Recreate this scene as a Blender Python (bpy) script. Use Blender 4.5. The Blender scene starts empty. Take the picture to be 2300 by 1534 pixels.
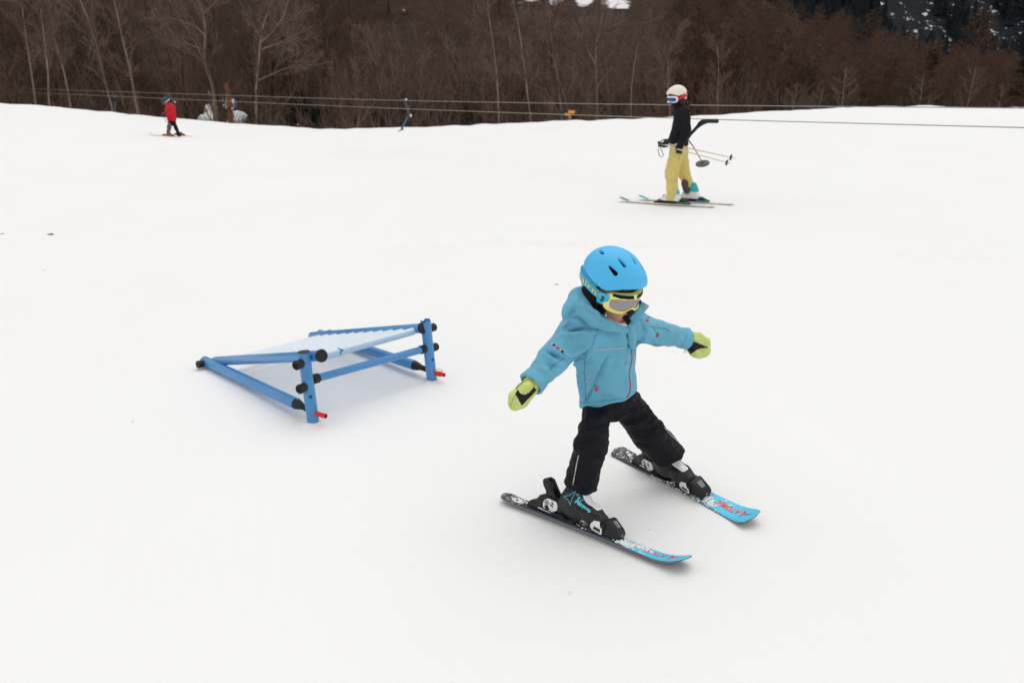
import bpy, bmesh, math, random
import numpy as np
from mathutils import Vector, Matrix, noise as mnoise
from mathutils.bvhtree import BVHTree

random.seed(7)
RNG = np.random.default_rng(11)
scene = bpy.context.scene
COL = scene.collection

# ------------------------------------------------------------------ camera
FPX, CX, CY = 1788.9, 1150.0, 767.0
CAMH = 1.58
TH = math.radians(16.74)
CAM = np.array([0.0, 0.0, CAMH])
cT, sT = math.cos(TH), math.sin(TH)

def ray(px, py):
    u = CY - py
    return np.array([px - CX, cT * FPX + sT * u, -sT * FPX + cT * u])

def G(px, py, h=0.0):
    r = ray(px, py); t = (h - CAMH) / r[2]
    return CAM + r * t

def PY(px, py, Y):
    r = ray(px, py)
    return CAM + r * (Y / r[1])

def to_px(p):
    p = np.asarray(p, float) - CAM
    d = p[1] * cT - p[2] * sT
    u = p[1] * sT + p[2] * cT
    return CX + FPX * p[0] / d, CY - FPX * u / d, d

cam_data = bpy.data.cameras.new('camera')
cam_data.lens = 28.0; cam_data.sensor_width = 36.0
cam_data.clip_start = 0.05; cam_data.clip_end = 5000
cam = bpy.data.objects.new('camera', cam_data); COL.objects.link(cam)
cam.location = (0, 0, CAMH); cam.rotation_euler = (math.pi / 2 - TH, 0, 0)
cam_data.dof.use_dof = True
cam_data.dof.focus_distance = 3.05
cam_data.dof.aperture_fstop = 4.5
scene.camera = cam

# ------------------------------------------------------------------ terrain
CREST_PX = [-700, 0, 130, 300, 420, 520, 720, 860, 1000, 1160, 1300, 1480, 1640, 1760, 1860, 1960, 2050, 2150, 2300, 3000]
CREST_PY = [205, 231, 240, 258, 268, 277, 290, 288, 284, 276, 271, 265, 256, 249, 243, 239, 239, 241, 243, 252]

def smooth(t):
    t = np.clip(t, 0, 1); return t * t * (3 - 2 * t)

def crest(x, y):
    px = CX + 1859.0 * x / np.maximum(y, 0.5)
    py = np.interp(px, CREST_PX, CREST_PY)
    u = CY - py
    el = (-sT * FPX + cT * u) / (cT * FPX + sT * u)
    Yc = 38.0 + 2.5 * np.sin(px * 0.0021) - 4.0 * smooth((px - 1500) / 700)
    return Yc, CAMH + el * Yc, px

def hill_slope(px):
    return np.interp(px, [-600, 0, 900, 1500, 1750, 2000, 2300, 2900], [.27, .26, .25, .20, .115, .06, .032, .025])

def terrain(x, y):
    x = np.asarray(x, float); y = np.asarray(y, float)
    Yc, zc, px = crest(x, y)
    t = np.clip((y - 5.0) / (Yc - 5.0), 0, 1)
    z = zc * t ** 1.2
    # behind the crest: falls into a hollow, then the wooded hillside, then the mountain
    b = y - Yc
    zb = zc - 2.6 * smooth(b / 16.0) - 0.02 * np.clip(b, 0, 20) - 0.0025 * np.clip(b, 0, 10) ** 2
    rise = np.clip(y - 66, 0, 190)
    zb = zb + hill_slope(px) * (rise ** 1.05) * smooth(rise / 25.0)
    far = np.clip(y - 330, 0, None)
    zb = zb + 0.50 * far * smooth(far / 120.0)
    z = np.where(b > 0, zb, z)
    # gentle unevenness of the piste
    fade = np.clip((y - 1.2) / 3.0, 0, 1)
    z = z + fade * (0.006 * np.sin(x * 1.9 + y * 0.7) * np.sin(y * 1.3 - x * 0.5) + 0.003 * np.sin(x * 5.1 + 1.3) * np.sin(y * 4.3))
    return z

def GT(px, py, h=0.0):
    r = ray(px, py)
    lo, hi = 0.5, 37.0
    f = lambda Y: float(CAMH + r[2] / r[1] * Y - terrain(r[0] / r[1] * Y, Y) - h)
    for _ in range(60):
        m = 0.5 * (lo + hi)
        if f(m) > 0: lo = m
        else: hi = m
    return CAM + r * (lo / r[1])

# ------------------------------------------------------------------ materials
def lin(r, g, b):
    f = lambda c: (c / 255 / 12.92) if c / 255 <= .04045 else ((c / 255 + .055) / 1.055) ** 2.4
    return (f(r), f(g), f(b), 1.0)

def mat(name, col, rough=.6, spec=.3, metal=0.0, var=None, bump=None, col2=None, sheen=0, coat=0):
    """var=(scale, amount) mottles the colour; bump=(scale, strength, distance)"""
    m = bpy.data.materials.new(name); m.use_nodes = True
    nt = m.node_tree; b = nt.nodes['Principled BSDF']
    b.inputs['Base Color'].default_value = col
    b.inputs['Roughness'].default_value = rough
    b.inputs['Specular IOR Level'].default_value = spec
    b.inputs['Metallic'].default_value = metal
    if sheen: b.inputs['Sheen Weight'].default_value = sheen
    if coat: b.inputs['Coat Weight'].default_value = coat
    tc = nt.nodes.new('ShaderNodeTexCoord')
    if var:
        n = nt.nodes.new('ShaderNodeTexNoise'); n.inputs['Scale'].default_value = var[0]; n.inputs['Detail'].default_value = 6
        n.inputs['Roughness'].default_value = .65
        nt.links.new(tc.outputs['Object'], n.inputs['Vector'])
        mx = nt.nodes.new('ShaderNodeMix'); mx.data_type = 'RGBA'
        c2 = col2 or tuple(c * (1 - var[1]) for c in col[:3]) + (1,)
        c1 = col if col2 else tuple(min(1, c * (1 + var[1])) for c in col[:3]) + (1,)
        mx.inputs['A'].default_value = c1; mx.inputs['B'].default_value = c2
        cr = nt.nodes.new('ShaderNodeMapRange'); cr.inputs['From Min'].default_value = .33; cr.inputs['From Max'].default_value = .67
        nt.links.new(n.outputs['Fac'], cr.inputs['Value']); nt.links.new(cr.outputs['Result'], mx.inputs['Factor'])
        nt.links.new(mx.outputs['Result'], b.inputs['Base Color'])
    if bump:
        n2 = nt.nodes.new('ShaderNodeTexNoise'); n2.inputs['Scale'].default_value = bump[0]; n2.inputs['Detail'].default_value = 5
        nt.links.new(tc.outputs['Object'], n2.inputs['Vector'])
        bp = nt.nodes.new('ShaderNodeBump'); bp.inputs['Strength'].default_value = bump[1]; bp.inputs['Distance'].default_value = bump[2]
        nt.links.new(n2.outputs['Fac'], bp.inputs['Height']); nt.links.new(bp.outputs['Normal'], b.inputs['Normal'])
    return m

def add_dust(m, scale, lo, hi, axis_ramp=None, col=(.82, .83, .85, 1), top_only=False):
    """snow dust lying on a surface: noise threshold, optionally limited along local X by a ramp of (pos, amount)"""
    nt = m.node_tree; b = nt.nodes['Principled BSDF']
    tc = nt.nodes.new('ShaderNodeTexCoord')
    n = nt.nodes.new('ShaderNodeTexNoise'); n.inputs['Scale'].default_value = scale; n.inputs['Detail'].default_value = 8; n.inputs['Roughness'].default_value = .75
    nt.links.new(tc.outputs['Object'], n.inputs['Vector'])
    mr = nt.nodes.new('ShaderNodeMapRange'); mr.inputs['From Min'].default_value = lo; mr.inputs['From Max'].default_value = hi
    src = n.outputs['Fac']
    if axis_ramp:
        at = nt.nodes.new('ShaderNodeAttribute'); at.attribute_name = 'along'
        cr = nt.nodes.new('ShaderNodeValToRGB'); e = cr.color_ramp.elements
        while len(e) < len(axis_ramp): e.new(0.5)
        for k, (p, a) in enumerate(axis_ramp):
            e[k].position = p; e[k].color = (a, a, a, 1)
        nt.links.new(at.outputs['Fac'], cr.inputs['Fac'])
        ad = nt.nodes.new('ShaderNodeMath'); ad.operation = 'ADD'
        sb = nt.nodes.new('ShaderNodeMath'); sb.operation = 'SUBTRACT'; sb.inputs[1].default_value = .5
        nt.links.new(cr.outputs['Color'], sb.inputs[0]); nt.links.new(sb.outputs[0], ad.inputs[0]); nt.links.new(n.outputs['Fac'], ad.inputs[1])
        src = ad.outputs[0]
    nt.links.new(src, mr.inputs['Value'])
    mx = nt.nodes.new('ShaderNodeMix'); mx.data_type = 'RGBA'; mx.inputs['B'].default_value = col
    inp = b.inputs['Base Color']
    if inp.is_linked: nt.links.new(inp.links[0].from_socket, mx.inputs['A'])
    else: mx.inputs['A'].default_value = inp.default_value
    fac = mr.outputs['Result']
    if top_only:      # whitens upward faces: lying snow plus painted contrast with the shaded sides
        ge = nt.nodes.new('ShaderNodeNewGeometry'); sp = nt.nodes.new('ShaderNodeSeparateXYZ'); nt.links.new(ge.outputs['Normal'], sp.inputs[0])
        m2 = nt.nodes.new('ShaderNodeMapRange'); m2.inputs['From Min'].default_value = .45; m2.inputs['From Max'].default_value = 1.0; nt.links.new(sp.outputs['Z'], m2.inputs['Value'])
        mu = nt.nodes.new('ShaderNodeMath'); mu.operation = 'MULTIPLY'; nt.links.new(fac, mu.inputs[0]); nt.links.new(m2.outputs['Result'], mu.inputs[1]); fac = mu.outputs[0]
    nt.links.new(fac, mx.inputs['Factor']); nt.links.new(mx.outputs['Result'], inp)
    return m

# ------------------------------------------------------------------ object helpers
def thing(name, label, cat, loc, group=None):
    o = bpy.data.objects.new(name, None); COL.objects.link(o)
    o.empty_display_size = .1; o.location = tuple(float(c) for c in loc); o['label'] = label; o['category'] = cat
    if group: o['group'] = group
    return o

def tag(o, label, cat, group=None, kind=None):
    if label: o['label'] = label
    if cat: o['category'] = cat
    if group: o['group'] = group
    if kind: o['kind'] = kind
    return o

def root_loc(p):
    while p is not None and p.parent is not None: p = p.parent
    return np.array(p.location) if p is not None else np.zeros(3)

def link_mesh(name, V, F, mats, parent=None, MI=None, smooth=True, sharp=None, loc=None):
    """V in world coordinates; children keep them relative to their thing's base"""
    V = np.asarray(V, float)
    off = root_loc(parent) if parent is not None else (np.asarray(loc, float) if loc is not None else np.zeros(3))
    me = bpy.data.meshes.new(name)
    me.from_pydata((V - off).tolist(), [], F if isinstance(F, list) else F.tolist())
    if not isinstance(mats, (list, tuple)): mats = [mats]
    for m in mats: me.materials.append(m)
    if MI is not None: me.polygons.foreach_set('material_index', np.asarray(MI, np.int32))
    if smooth:
        me.polygons.foreach_set('use_smooth', np.ones(len(me.polygons), bool))
        if sharp: me.set_sharp_from_angle(angle=math.radians(sharp))
    me.update()
    o = bpy.data.objects.new(name, me); COL.objects.link(o)
    if parent is not None: o.parent = parent
    elif loc is not None: o.location = tuple(off)
    return o

def nrm(v):
    v = np.asarray(v, float); return v / (np.linalg.norm(v) + 1e-12)

def frame_from(d, hint=(0, 0, 1)):
    d = nrm(d); h = np.asarray(hint, float)
    if abs(np.dot(d, nrm(h))) > .97: h = np.array([1.0, 0, 0]) if abs(d[0]) < .9 else np.array([0, 1.0, 0])
    a = nrm(np.cross(h, d)); b = np.cross(d, a)
    return a, b, d

class MB:
    def __init__(s): s.v = []; s.f = []; s.m = []
    def add(s, V, F, mi=0):
        o = len(s.v); s.v.extend([tuple(map(float, p)) for p in V]); s.f.extend([tuple(int(i) + o for i in q) for q in F]); s.m.extend([mi] * len(F)); return s
    def tube(s, pts, r, n=14, caps=True, mi=0, hint=(0, 0, 1), flat=1.0, mcap=None):
        pts = [np.asarray(p, float) for p in pts]
        rs = r if isinstance(r, (list, tuple, np.ndarray)) else [r] * len(pts)
        V = []
        for i, p in enumerate(pts):
            d = pts[min(i + 1, len(pts) - 1)] - pts[max(i - 1, 0)]
            a, b, _ = frame_from(d, hint)
            for k in range(n):
                t = 2 * math.pi * k / n
                V.append(p + rs[i] * (math.cos(t) * a + math.sin(t) * b * flat))
        F = []
        for i in range(len(pts) - 1):
            for k in range(n):
                F.append((i * n + k, i * n + (k + 1) % n, (i + 1) * n + (k + 1) % n, (i + 1) * n + k))
        s.add(V, F, mi)
        if caps:
            o = len(s.v) - len(V)
            s.f.append(tuple(o + k for k in range(n - 1, -1, -1))); s.f.append(tuple(o + (len(pts) - 1) * n + k for k in range(n)))
            s.m.extend([mcap if mcap is not None else mi] * 2)
        return s
    def pipe(s, a, b, r, wall, n=20, mi=0):
        """open-ended hollow tube"""
        a = np.asarray(a, float); b = np.asarray(b, float); e1, e2, _ = frame_from(b - a)
        V = []
        for p, q in ((a, r), (b, r), (b, r - wall), (a, r - wall)):
            for k in range(n):
                t = 2 * math.pi * k / n; V.append(p + q * (math.cos(t) * e1 + math.sin(t) * e2))
        F = [(i * n + k, i * n + (k + 1) % n, ((i + 1) % 4) * n + (k + 1) % n, ((i + 1) % 4) * n + k) for i in range(4) for k in range(n)]
        return s.add(V, F, mi)
    def box(s, c, ax, ay, az, sx, sy, sz, mi=0, taper=1.0):
        c = np.asarray(c, float); V = []
        for k, (i, j) in ((-1, (-1, -1)), (-1, (1, -1)), (-1, (1, 1)), (-1, (-1, 1)), (1, (-1, -1)), (1, (1, -1)), (1, (1, 1)), (1, (-1, 1))):
            q = taper if k > 0 else 1
            V.append(c + ax * i * sx / 2 * q + ay * j * sy / 2 * q + az * k * sz / 2)
        return s.add(V, [(3, 2, 1, 0), (4, 5, 6, 7), (0, 1, 5, 4), (1, 2, 6, 5), (2, 3, 7, 6), (3, 0, 4, 7)], mi)
    def prism(s, poly, o, ax, ay, az, t, mi=0):
        """2D outline in the ax/ay plane, thickness t along az (centred)"""
        o = np.asarray(o, float); n = len(poly)
        V = [o + ax * p[0] + ay * p[1] - az * t / 2 for p in poly] + [o + ax * p[0] + ay * p[1] + az * t / 2 for p in poly]
        F = [tuple(range(n - 1, -1, -1)), tuple(range(n, 2 * n))] + [(i, (i + 1) % n, n + (i + 1) % n, n + i) for i in range(n)]
        return s.add(V, F, mi)
    def ball(s, c, r, n=12, m=8, mi=0, ax=None):
        c = np.asarray(c, float); r = np.asarray(r if np.ndim(r) else (r, r, r), float)
        A = np.eye(3) if ax is None else np.array(ax)
        V = []; 
        for i in range(m + 1):
            ph = math.pi * i / m
            for k in range(n):
                t = 2 * math.pi * k / n
                l = np.array([math.sin(ph) * math.cos(t), math.sin(ph) * math.sin(t), math.cos(ph)]) * r
                V.append(c + l[0] * A[0] + l[1] * A[1] + l[2] * A[2])
        F = [(i * n + k, (i + 1) * n + k, (i + 1) * n + (k + 1) % n, i * n + (k + 1) % n) for i in range(m) for k in range(n)]
        return s.add(V, F, mi)
    def build(s, name, mats, parent=None, smooth=True, sharp=38, bevel=0, loc=None, merge=True):
        o = link_mesh(name, s.v, s.f, mats, parent, s.m, smooth, None, loc)
        bm = bmesh.new(); bm.from_mesh(o.data)
        if merge: bmesh.ops.remove_doubles(bm, verts=bm.verts, dist=1e-6)
        bmesh.ops.recalc_face_normals(bm, faces=bm.faces)
        if bevel:
            es = [e for e in bm.edges if len(e.link_faces) == 2 and e.calc_face_angle(0) > math.radians(35)]
            bmesh.ops.bevel(bm, geom=es, offset=bevel, segments=2, affect='EDGES', profile=.6)
        bm.to_mesh(o.data); bm.free()
        if smooth:
            o.data.polygons.foreach_set('use_smooth', np.ones(len(o.data.polygons), bool))
            if sharp: o.data.set_sharp_from_angle(angle=math.radians(sharp))
        return o

# ------------------------------------------------------------------ signed distance modelling
def cone(P, a, b, ra, rb):
    a = np.asarray(a, float); b = np.asarray(b, float); d = b - a
    t = np.clip(((P - a) @ d) / (d @ d + 1e-12), 0, 1)
    q = P - a - t[:, None] * d
    return np.sqrt((q * q).sum(1)) - (ra + (rb - ra) * t)

def ell(P, c, r, A=None):
    q = P - np.asarray(c, float)
    if A is not None: q = q @ np.asarray(A).T
    r = np.asarray(r, float)
    k0 = np.sqrt(((q / r) ** 2).sum(1)); k1 = np.sqrt(((q / r ** 2) ** 2).sum(1)) + 1e-9
    return np.where(k0 < 1e-4, -r.min(), k0 * (k0 - 1) / k1)

def rbox(P, c, half, A, r):
    q = np.abs((P - np.asarray(c, float)) @ np.asarray(A).T) - (np.asarray(half, float) - r)
    return np.sqrt((np.maximum(q, 0) ** 2).sum(1)) + np.minimum(q.max(1), 0) - r

def loft(P, pts, A, B, side):
    """elliptical stack along a polyline; A along side, B across"""
    pts = np.asarray(pts, float); best = None
    for i in range(len(pts) - 1):
        a, b = pts[i], pts[i + 1]; d = b - a; L = np.linalg.norm(d); dn = d / L
        s = np.asarray(side[i] if np.ndim(side) == 2 else side, float); s = nrm(s - dn * (s @ dn)); w = np.cross(dn, s)
        tt = ((P - a) @ dn) / L; t = np.clip(tt, 0, 1)
        q = P - a - t[:, None] * d
        ra = A[i] + (A[i + 1] - A[i]) * t; rb = B[i] + (B[i + 1] - B[i]) * t
        u = (q @ s) / ra; v = (q @ w) / rb; z = (q @ dn) / np.minimum(ra, rb)
        r = np.sqrt(u * u + v * v + z * z); dd = (r - 1) * np.minimum(ra, rb)
        best = dd if best is None else smin(best, dd, .02)
    return best

def smin(a, b, k):
    h = np.clip(.5 + .5 * (b - a) / k, 0, 1)
    return b + (a - b) * h - k * h * (1 - h)

def smax(a, b, k): return -smin(-a, -b, k)

def halfspace(P, o, n): return (P - np.asarray(o, float)) @ nrm(n)

def nets(fn, lo, hi, h):
    lo = np.asarray(lo, float); hi = np.asarray(hi, float)
    N = np.ceil((hi - lo) / h).astype(int) + 1
    xs = [lo[i] + h * np.arange(N[i]) for i in range(3)]
    D = np.empty(N)
    for i in range(0, N[0], 16):
        g = np.stack(np.meshgrid(xs[0][i:i + 16], xs[1], xs[2], indexing='ij'), -1)
        D[i:i + 16] = fn(g.reshape(-1, 3)).reshape(g.shape[:3])
    D = np.where(D == 0, 1e-9, D)
    S = D < 0
    c = np.zeros(N - 1, int)
    corners = [(i, j, k) for i in (0, 1) for j in (0, 1) for k in (0, 1)]
    for i, j, k in corners: c += S[i:N[0] - 1 + i, j:N[1] - 1 + j, k:N[2] - 1 + k]
    act = np.argwhere((c > 0) & (c < 8))
    idx = -np.ones(N - 1, int); idx[tuple(act.T)] = np.arange(len(act))
    vals = [D[act[:, 0] + i, act[:, 1] + j, act[:, 2] + k] for i, j, k in corners]
    acc = np.zeros((len(act), 3)); cnt = np.zeros(len(act))
    for a in range(8):
        for b in range(a + 1, 8):
            ca, cb = np.array(corners[a]), np.array(corners[b])
            if np.abs(ca - cb).sum() != 1: continue
            va, vb = vals[a], vals[b]; m = (va < 0) != (vb < 0)
            t = np.where(m, va / np.where(m, va - vb, 1), 0)
            acc += np.where(m[:, None], ca + t[:, None] * (cb - ca), 0); cnt += m
    V = lo + h * (act + acc / cnt[:, None])
    F = []
    for ax in range(3):
        o1, o2 = (ax + 1) % 3, (ax + 2) % 3
        sl0 = [slice(None)] * 3; sl1 = [slice(None)] * 3
        sl0[ax] = slice(0, N[ax] - 1); sl1[ax] = slice(1, N[ax])
        A, B = S[tuple(sl0)], S[tuple(sl1)]
        e = np.argwhere(A != B)
        e = e[(e[:, o1] > 0) & (e[:, o2] > 0) & (e[:, o1] < N[o1] - 1) & (e[:, o2] < N[o2] - 1)]
        flip = A[tuple(e.T)]
        q = []
        for d1, d2 in ((0, 0), (-1, 0), (-1, -1), (0, -1)):
            w = e.copy(); w[:, o1] += d1; w[:, o2] += d2
            q.append(idx[tuple(w.T)])
        q = np.stack(q, 1); q[~flip] = q[~flip][:, ::-1]
        F.append(q)
    F = np.concatenate(F); F = F[(F >= 0).all(1)]
    F = F[:, ::-1]
    # make sure the winding points outwards
    a = V[F[:, 0]]; nn = np.cross(V[F[:, 1]] - a, V[F[:, 2]] - a); cc = V[F].mean(1)
    eps = h * .5; ok = (fn(cc[:200] + eps * nn[:200] / (np.linalg.norm(nn[:200], axis=1, keepdims=True) + 1e-12)) > fn(cc[:200])).mean()
    if ok < .5: F = F[:, ::-1]
    return V, F

def relax(V, F, it=2, lam=.5):
    e = np.concatenate([F[:, [0, 1]], F[:, [1, 2]], F[:, [2, 3]], F[:, [3, 0]]])
    n = len(V)
    deg = np.bincount(e.ravel(), minlength=n).astype(float)
    for _ in range(it):
        S = np.zeros_like(V)
        for k in range(3):
            S[:, k] = np.bincount(e[:, 0], V[e[:, 1], k], n) + np.bincount(e[:, 1], V[e[:, 0], k], n)
        V = V + lam * (S / np.maximum(deg, 1)[:, None] - V)
    return V

def vnormals(V, F):
    nn = np.cross(V[F[:, 2]] - V[F[:, 0]], V[F[:, 3]] - V[F[:, 1]])
    N = np.zeros_like(V)
    for k in range(4): np.add.at(N, F[:, k], nn)
    return N / (np.linalg.norm(N, axis=1, keepdims=True) + 1e-12)

def bvh(V, F): return BVHTree.FromPolygons([tuple(p) for p in V], [tuple(int(i) for i in q) for q in F])

def hit(bv, px, py):
    r = nrm(ray(px, py)); h = bv.ray_cast(Vector(CAM), Vector(r))
    if h[0] is None:
        n = bv.find_nearest(Vector(CAM + r * 3.0)); return np.array(n[0]), np.array(n[1])
    return np.array(h[0]), np.array(h[1])

def densify(poly, step=3.0):
    out = []
    for (a, b), (c, d) in zip(poly[:-1], poly[1:]):
        n = max(1, int(math.hypot(c - a, d - b) / step))
        out += [(a + (c - a) * i / n, b + (d - b) * i / n) for i in range(n)]
    return out + [poly[-1]]

def seg_dist(V, C):
    best = np.full(len(V), 1e9)
    for a, b in zip(C[:-1], C[1:]):
        d = b - a; t = np.clip(((V - a) @ d) / (d @ d + 1e-12), 0, 1)
        q = V - a - t[:, None] * d; best = np.minimum(best, (q * q).sum(1))
    return np.sqrt(best)

def folds(V, F, lst):
    """lst of (pixel polyline, width m, height m): ridges (+) and creases (-) pressed into a surface the camera sees"""
    bv = bvh(V, F); N = vnormals(V, F); disp = np.zeros(len(V))
    for poly, w, a in lst:
        C = np.array([hit(bv, x, y)[0] for x, y in densify(poly, 8)])
        d = seg_dist(V, C)
        # amplitude dies away to both ends of the line
        L0 = np.linalg.norm(V - C[0], axis=1); L1 = np.linalg.norm(V - C[-1], axis=1)
        tot = np.linalg.norm(C[-1] - C[0]) + 1e-6
        env = np.clip(np.minimum(L0, L1) / (.3 * tot + w), .25, 1)
        disp += a * np.exp(-(d / w) ** 2) * env
    return V + N * disp[:, None]

def crumple(V, F, scale, amp, stretch=None, seed=0.0):
    """soft cloth wrinkles from ridged noise"""
    N = vnormals(V, F); out = np.empty(len(V))
    for i, p in enumerate(V):
        q = p * scale if stretch is None else (p @ stretch) * scale
        out[i] = 1 - 2 * abs(mnoise.noise(Vector((q[0] + seed, q[1], q[2]))))
        out[i] += .5 * mnoise.noise(Vector((q[0] * 2.3, q[1] * 2.3 + seed, q[2] * 2.3)))
    return V + N * (amp * (out - out.mean()))[:, None]

def ribbon(mb, bv, poly, w, lift=.0012, mi=0, n=6, step=4, flat=.55):
    """piping / seam lying on a surface along a pixel polyline"""
    pts = []
    for x, y in densify(poly, step):
        p, nn = hit(bv, x, y); pts.append(p + nn * lift)
    mb.tube(pts, w / 2, n=n, mi=mi)

def text_geo(body, size=1.0, shear=0.0, bold=0.0, spacing=1.0):
    cu = bpy.data.curves.new('lettering', 'FONT'); cu.body = body; cu.size = size; cu.shear = shear; cu.offset = bold
    cu.space_character = spacing; cu.fill_mode = 'FRONT'; cu.resolution_u = 3
    ob = bpy.data.objects.new('lettering', cu); COL.objects.link(ob)
    dg = bpy.context.evaluated_depsgraph_get(); ev = ob.evaluated_get(dg); me = ev.to_mesh()
    V = np.array([v.co[:] for v in me.vertices]); F = [tuple(p.vertices) for p in me.polygons]
    ev.to_mesh_clear(); bpy.data.objects.remove(ob); bpy.data.curves.remove(cu)
    return V[:, :2], F
# ------------------------------------------------------------------ light: overcast daylight
SUN_EL, SUN_AZ = math.radians(70), math.radians(25)     # azimuth measured from +Y towards +X
w = bpy.data.worlds.new('World'); scene.world = w; w.use_nodes = True
nt = w.node_tree; bg = nt.nodes['Background']
sky = nt.nodes.new('ShaderNodeTexSky'); sky.sky_type = 'NISHITA'; sky.sun_disc = False
sky.sun_elevation = SUN_EL; sky.sun_rotation = SUN_AZ
sky.dust_density = 6.0; sky.air_density = 1.0; sky.ozone_density = 1.0; sky.altitude = 1200
hs = nt.nodes.new('ShaderNodeHueSaturation'); hs.inputs['Saturation'].default_value = 0.06   # cloud deck: almost grey
nt.links.new(sky.outputs['Color'], hs.inputs['Color']); mxs = nt.nodes.new('ShaderNodeMix'); mxs.data_type = 'RGBA'; mxs.inputs['Factor'].default_value = .62     # the cloud layer evens the dome out
mxs.inputs['B'].default_value = (4.9, 4.9, 4.90, 1)
nt.links.new(hs.outputs['Color'], mxs.inputs['A']); nt.links.new(mxs.outputs['Result'], bg.inputs['Color'])
bg.inputs['Strength'].default_value = 0.14
sd = bpy.data.lights.new('sun', 'SUN'); sd.energy = 0.5; sd.angle = math.radians(60); sd.color = (1.0, .965, .92)
so = bpy.data.objects.new('sun', sd); COL.objects.link(so)
sdir = Vector((math.sin(SUN_AZ) * math.cos(SUN_EL), math.cos(SUN_AZ) * math.cos(SUN_EL), math.sin(SUN_EL)))
so.rotation_euler = sdir.to_track_quat('Z', 'Y').to_euler(); so.location = (0, 0, 60)
scene.view_settings.view_transform = 'Standard'; scene.view_settings.look = 'None'; scene.view_settings.gamma = 1
scene.view_settings.use_curve_mapping = False
scene.view_settings.exposure = 0.36

# ------------------------------------------------------------------ ground
def snow_material():
    m = bpy.data.materials.new('snow'); m.use_nodes = True; nt = m.node_tree; b = nt.nodes['Principled BSDF']
    b.inputs['Roughness'].default_value = .75; b.inputs['Specular IOR Level'].default_value = .12
    geo = nt.nodes.new('ShaderNodeNewGeometry')
    n1 = nt.nodes.new('ShaderNodeTexNoise'); n1.inputs['Scale'].default_value = .55; n1.inputs['Detail'].default_value = 7; n1.inputs['Roughness'].default_value = .6
    mp = nt.nodes.new('ShaderNodeMapping'); mp.inputs['Scale'].default_value = (1, .6, 1); mp.inputs['Rotation'].default_value = (0, 0, .5)
    nt.links.new(geo.outputs['Position'], mp.inputs['Vector']); nt.links.new(mp.outputs['Vector'], n1.inputs['Vector'])
    mx = nt.nodes.new('ShaderNodeMix'); mx.data_type = 'RGBA'
    mx.inputs['A'].default_value = (.868, .862, .850, 1); mx.inputs['B'].default_value = (.915, .912, .908, 1)
    nt.links.new(n1.outputs['Fac'], mx.inputs['Factor'])
    # a few dirty grains
    v = nt.nodes.new('ShaderNodeTexNoise'); v.inputs['Scale'].default_value = 9; v.inputs['Detail'].default_value = 9; v.inputs['Roughness'].default_value = .8
    nt.links.new(geo.outputs['Position'], v.inputs['Vector'])
    mr = nt.nodes.new('ShaderNodeMapRange'); mr.inputs['From Min'].default_value = .68; mr.inputs['From Max'].default_value = .80; mr.inputs['To Max'].default_value = .36
    nt.links.new(v.outputs['Fac'], mr.inputs['Value'])
    mx2 = nt.nodes.new('ShaderNodeMix'); mx2.data_type = 'RGBA'; mx2.inputs['B'].default_value = (.55, .52, .47, 1)
    nt.links.new(mx.outputs['Result'], mx2.inputs['A']); nt.links.new(mr.outputs['Result'], mx2.inputs['Factor'])
    nt.links.new(mx2.outputs['Result'], b.inputs['Base Color'])
    # crystals, crumbs and old grooming lines
    h = None
    for sc, st in ((380, .10), (75, .35), (16, .6)):
        n = nt.nodes.new('ShaderNodeTexNoise'); n.inputs['Scale'].default_value = sc; n.inputs['Detail'].default_value = 4
        nt.links.new(geo.outputs['Position'], n.inputs['Vector'])
        mu = nt.nodes.new('ShaderNodeMath'); mu.operation = 'MULTIPLY'; mu.inputs[1].default_value = st
        nt.links.new(n.outputs['Fac'], mu.inputs[0])
        if h is None: h = mu
        else:
            ad = nt.nodes.new('ShaderNodeMath'); ad.operation = 'ADD'; nt.links.new(h.outputs[0], ad.inputs[0]); nt.links.new(mu.outputs[0], ad.inputs[1]); h = ad
    bp = nt.nodes.new('ShaderNodeBump'); bp.inputs['Strength'].default_value = .35; bp.inputs['Distance'].default_value = .012
    nt.links.new(h.outputs[0], bp.inputs['Height']); nt.links.new(bp.outputs['Normal'], b.inputs['Normal'])
    return m

def floor_material(name, litter, litter2, lo, hi, scale):
    """leaf litter under the trees with snow left lying in patches"""
    m = mat(name, litter, .9, .1, var=(.35, .4), col2=litter2, bump=(2.2, .8, .4))
    nt = m.node_tree; b = nt.nodes['Principled BSDF']
    geo = nt.nodes.new('ShaderNodeNewGeometry')
    n = nt.nodes.new('ShaderNodeTexNoise'); n.inputs['Scale'].default_value = scale; n.inputs['Detail'].default_value = 5; n.inputs['Roughness'].default_value = .65
    nt.links.new(geo.outputs['Position'], n.inputs['Vector'])
    mr = nt.nodes.new('ShaderNodeMapRange'); mr.inputs['From Min'].default_value = lo; mr.inputs['From Max'].default_value = hi
    at = nt.nodes.new('ShaderNodeAttribute'); at.attribute_name = 'snow_cover'
    ad = nt.nodes.new('ShaderNodeMath'); ad.operation = 'ADD'
    nt.links.new(n.outputs['Fac'], ad.inputs[0]); nt.links.new(at.outputs['Fac'], ad.inputs[1])
    nt.links.new(ad.outputs[0], mr.inputs['Value'])
    mx = nt.nodes.new('ShaderNodeMix'); mx.data_type = 'RGBA'; mx.inputs['B'].default_value = (.80, .80, .82, 1)
    nt.links.new(b.inputs['Base Color'].links[0].from_socket, mx.inputs['A'])
    nt.links.new(mr.outputs['Result'], mx.inputs['Factor']); nt.links.new(mx.outputs['Result'], b.inputs['Base Color'])
    return m

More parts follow.
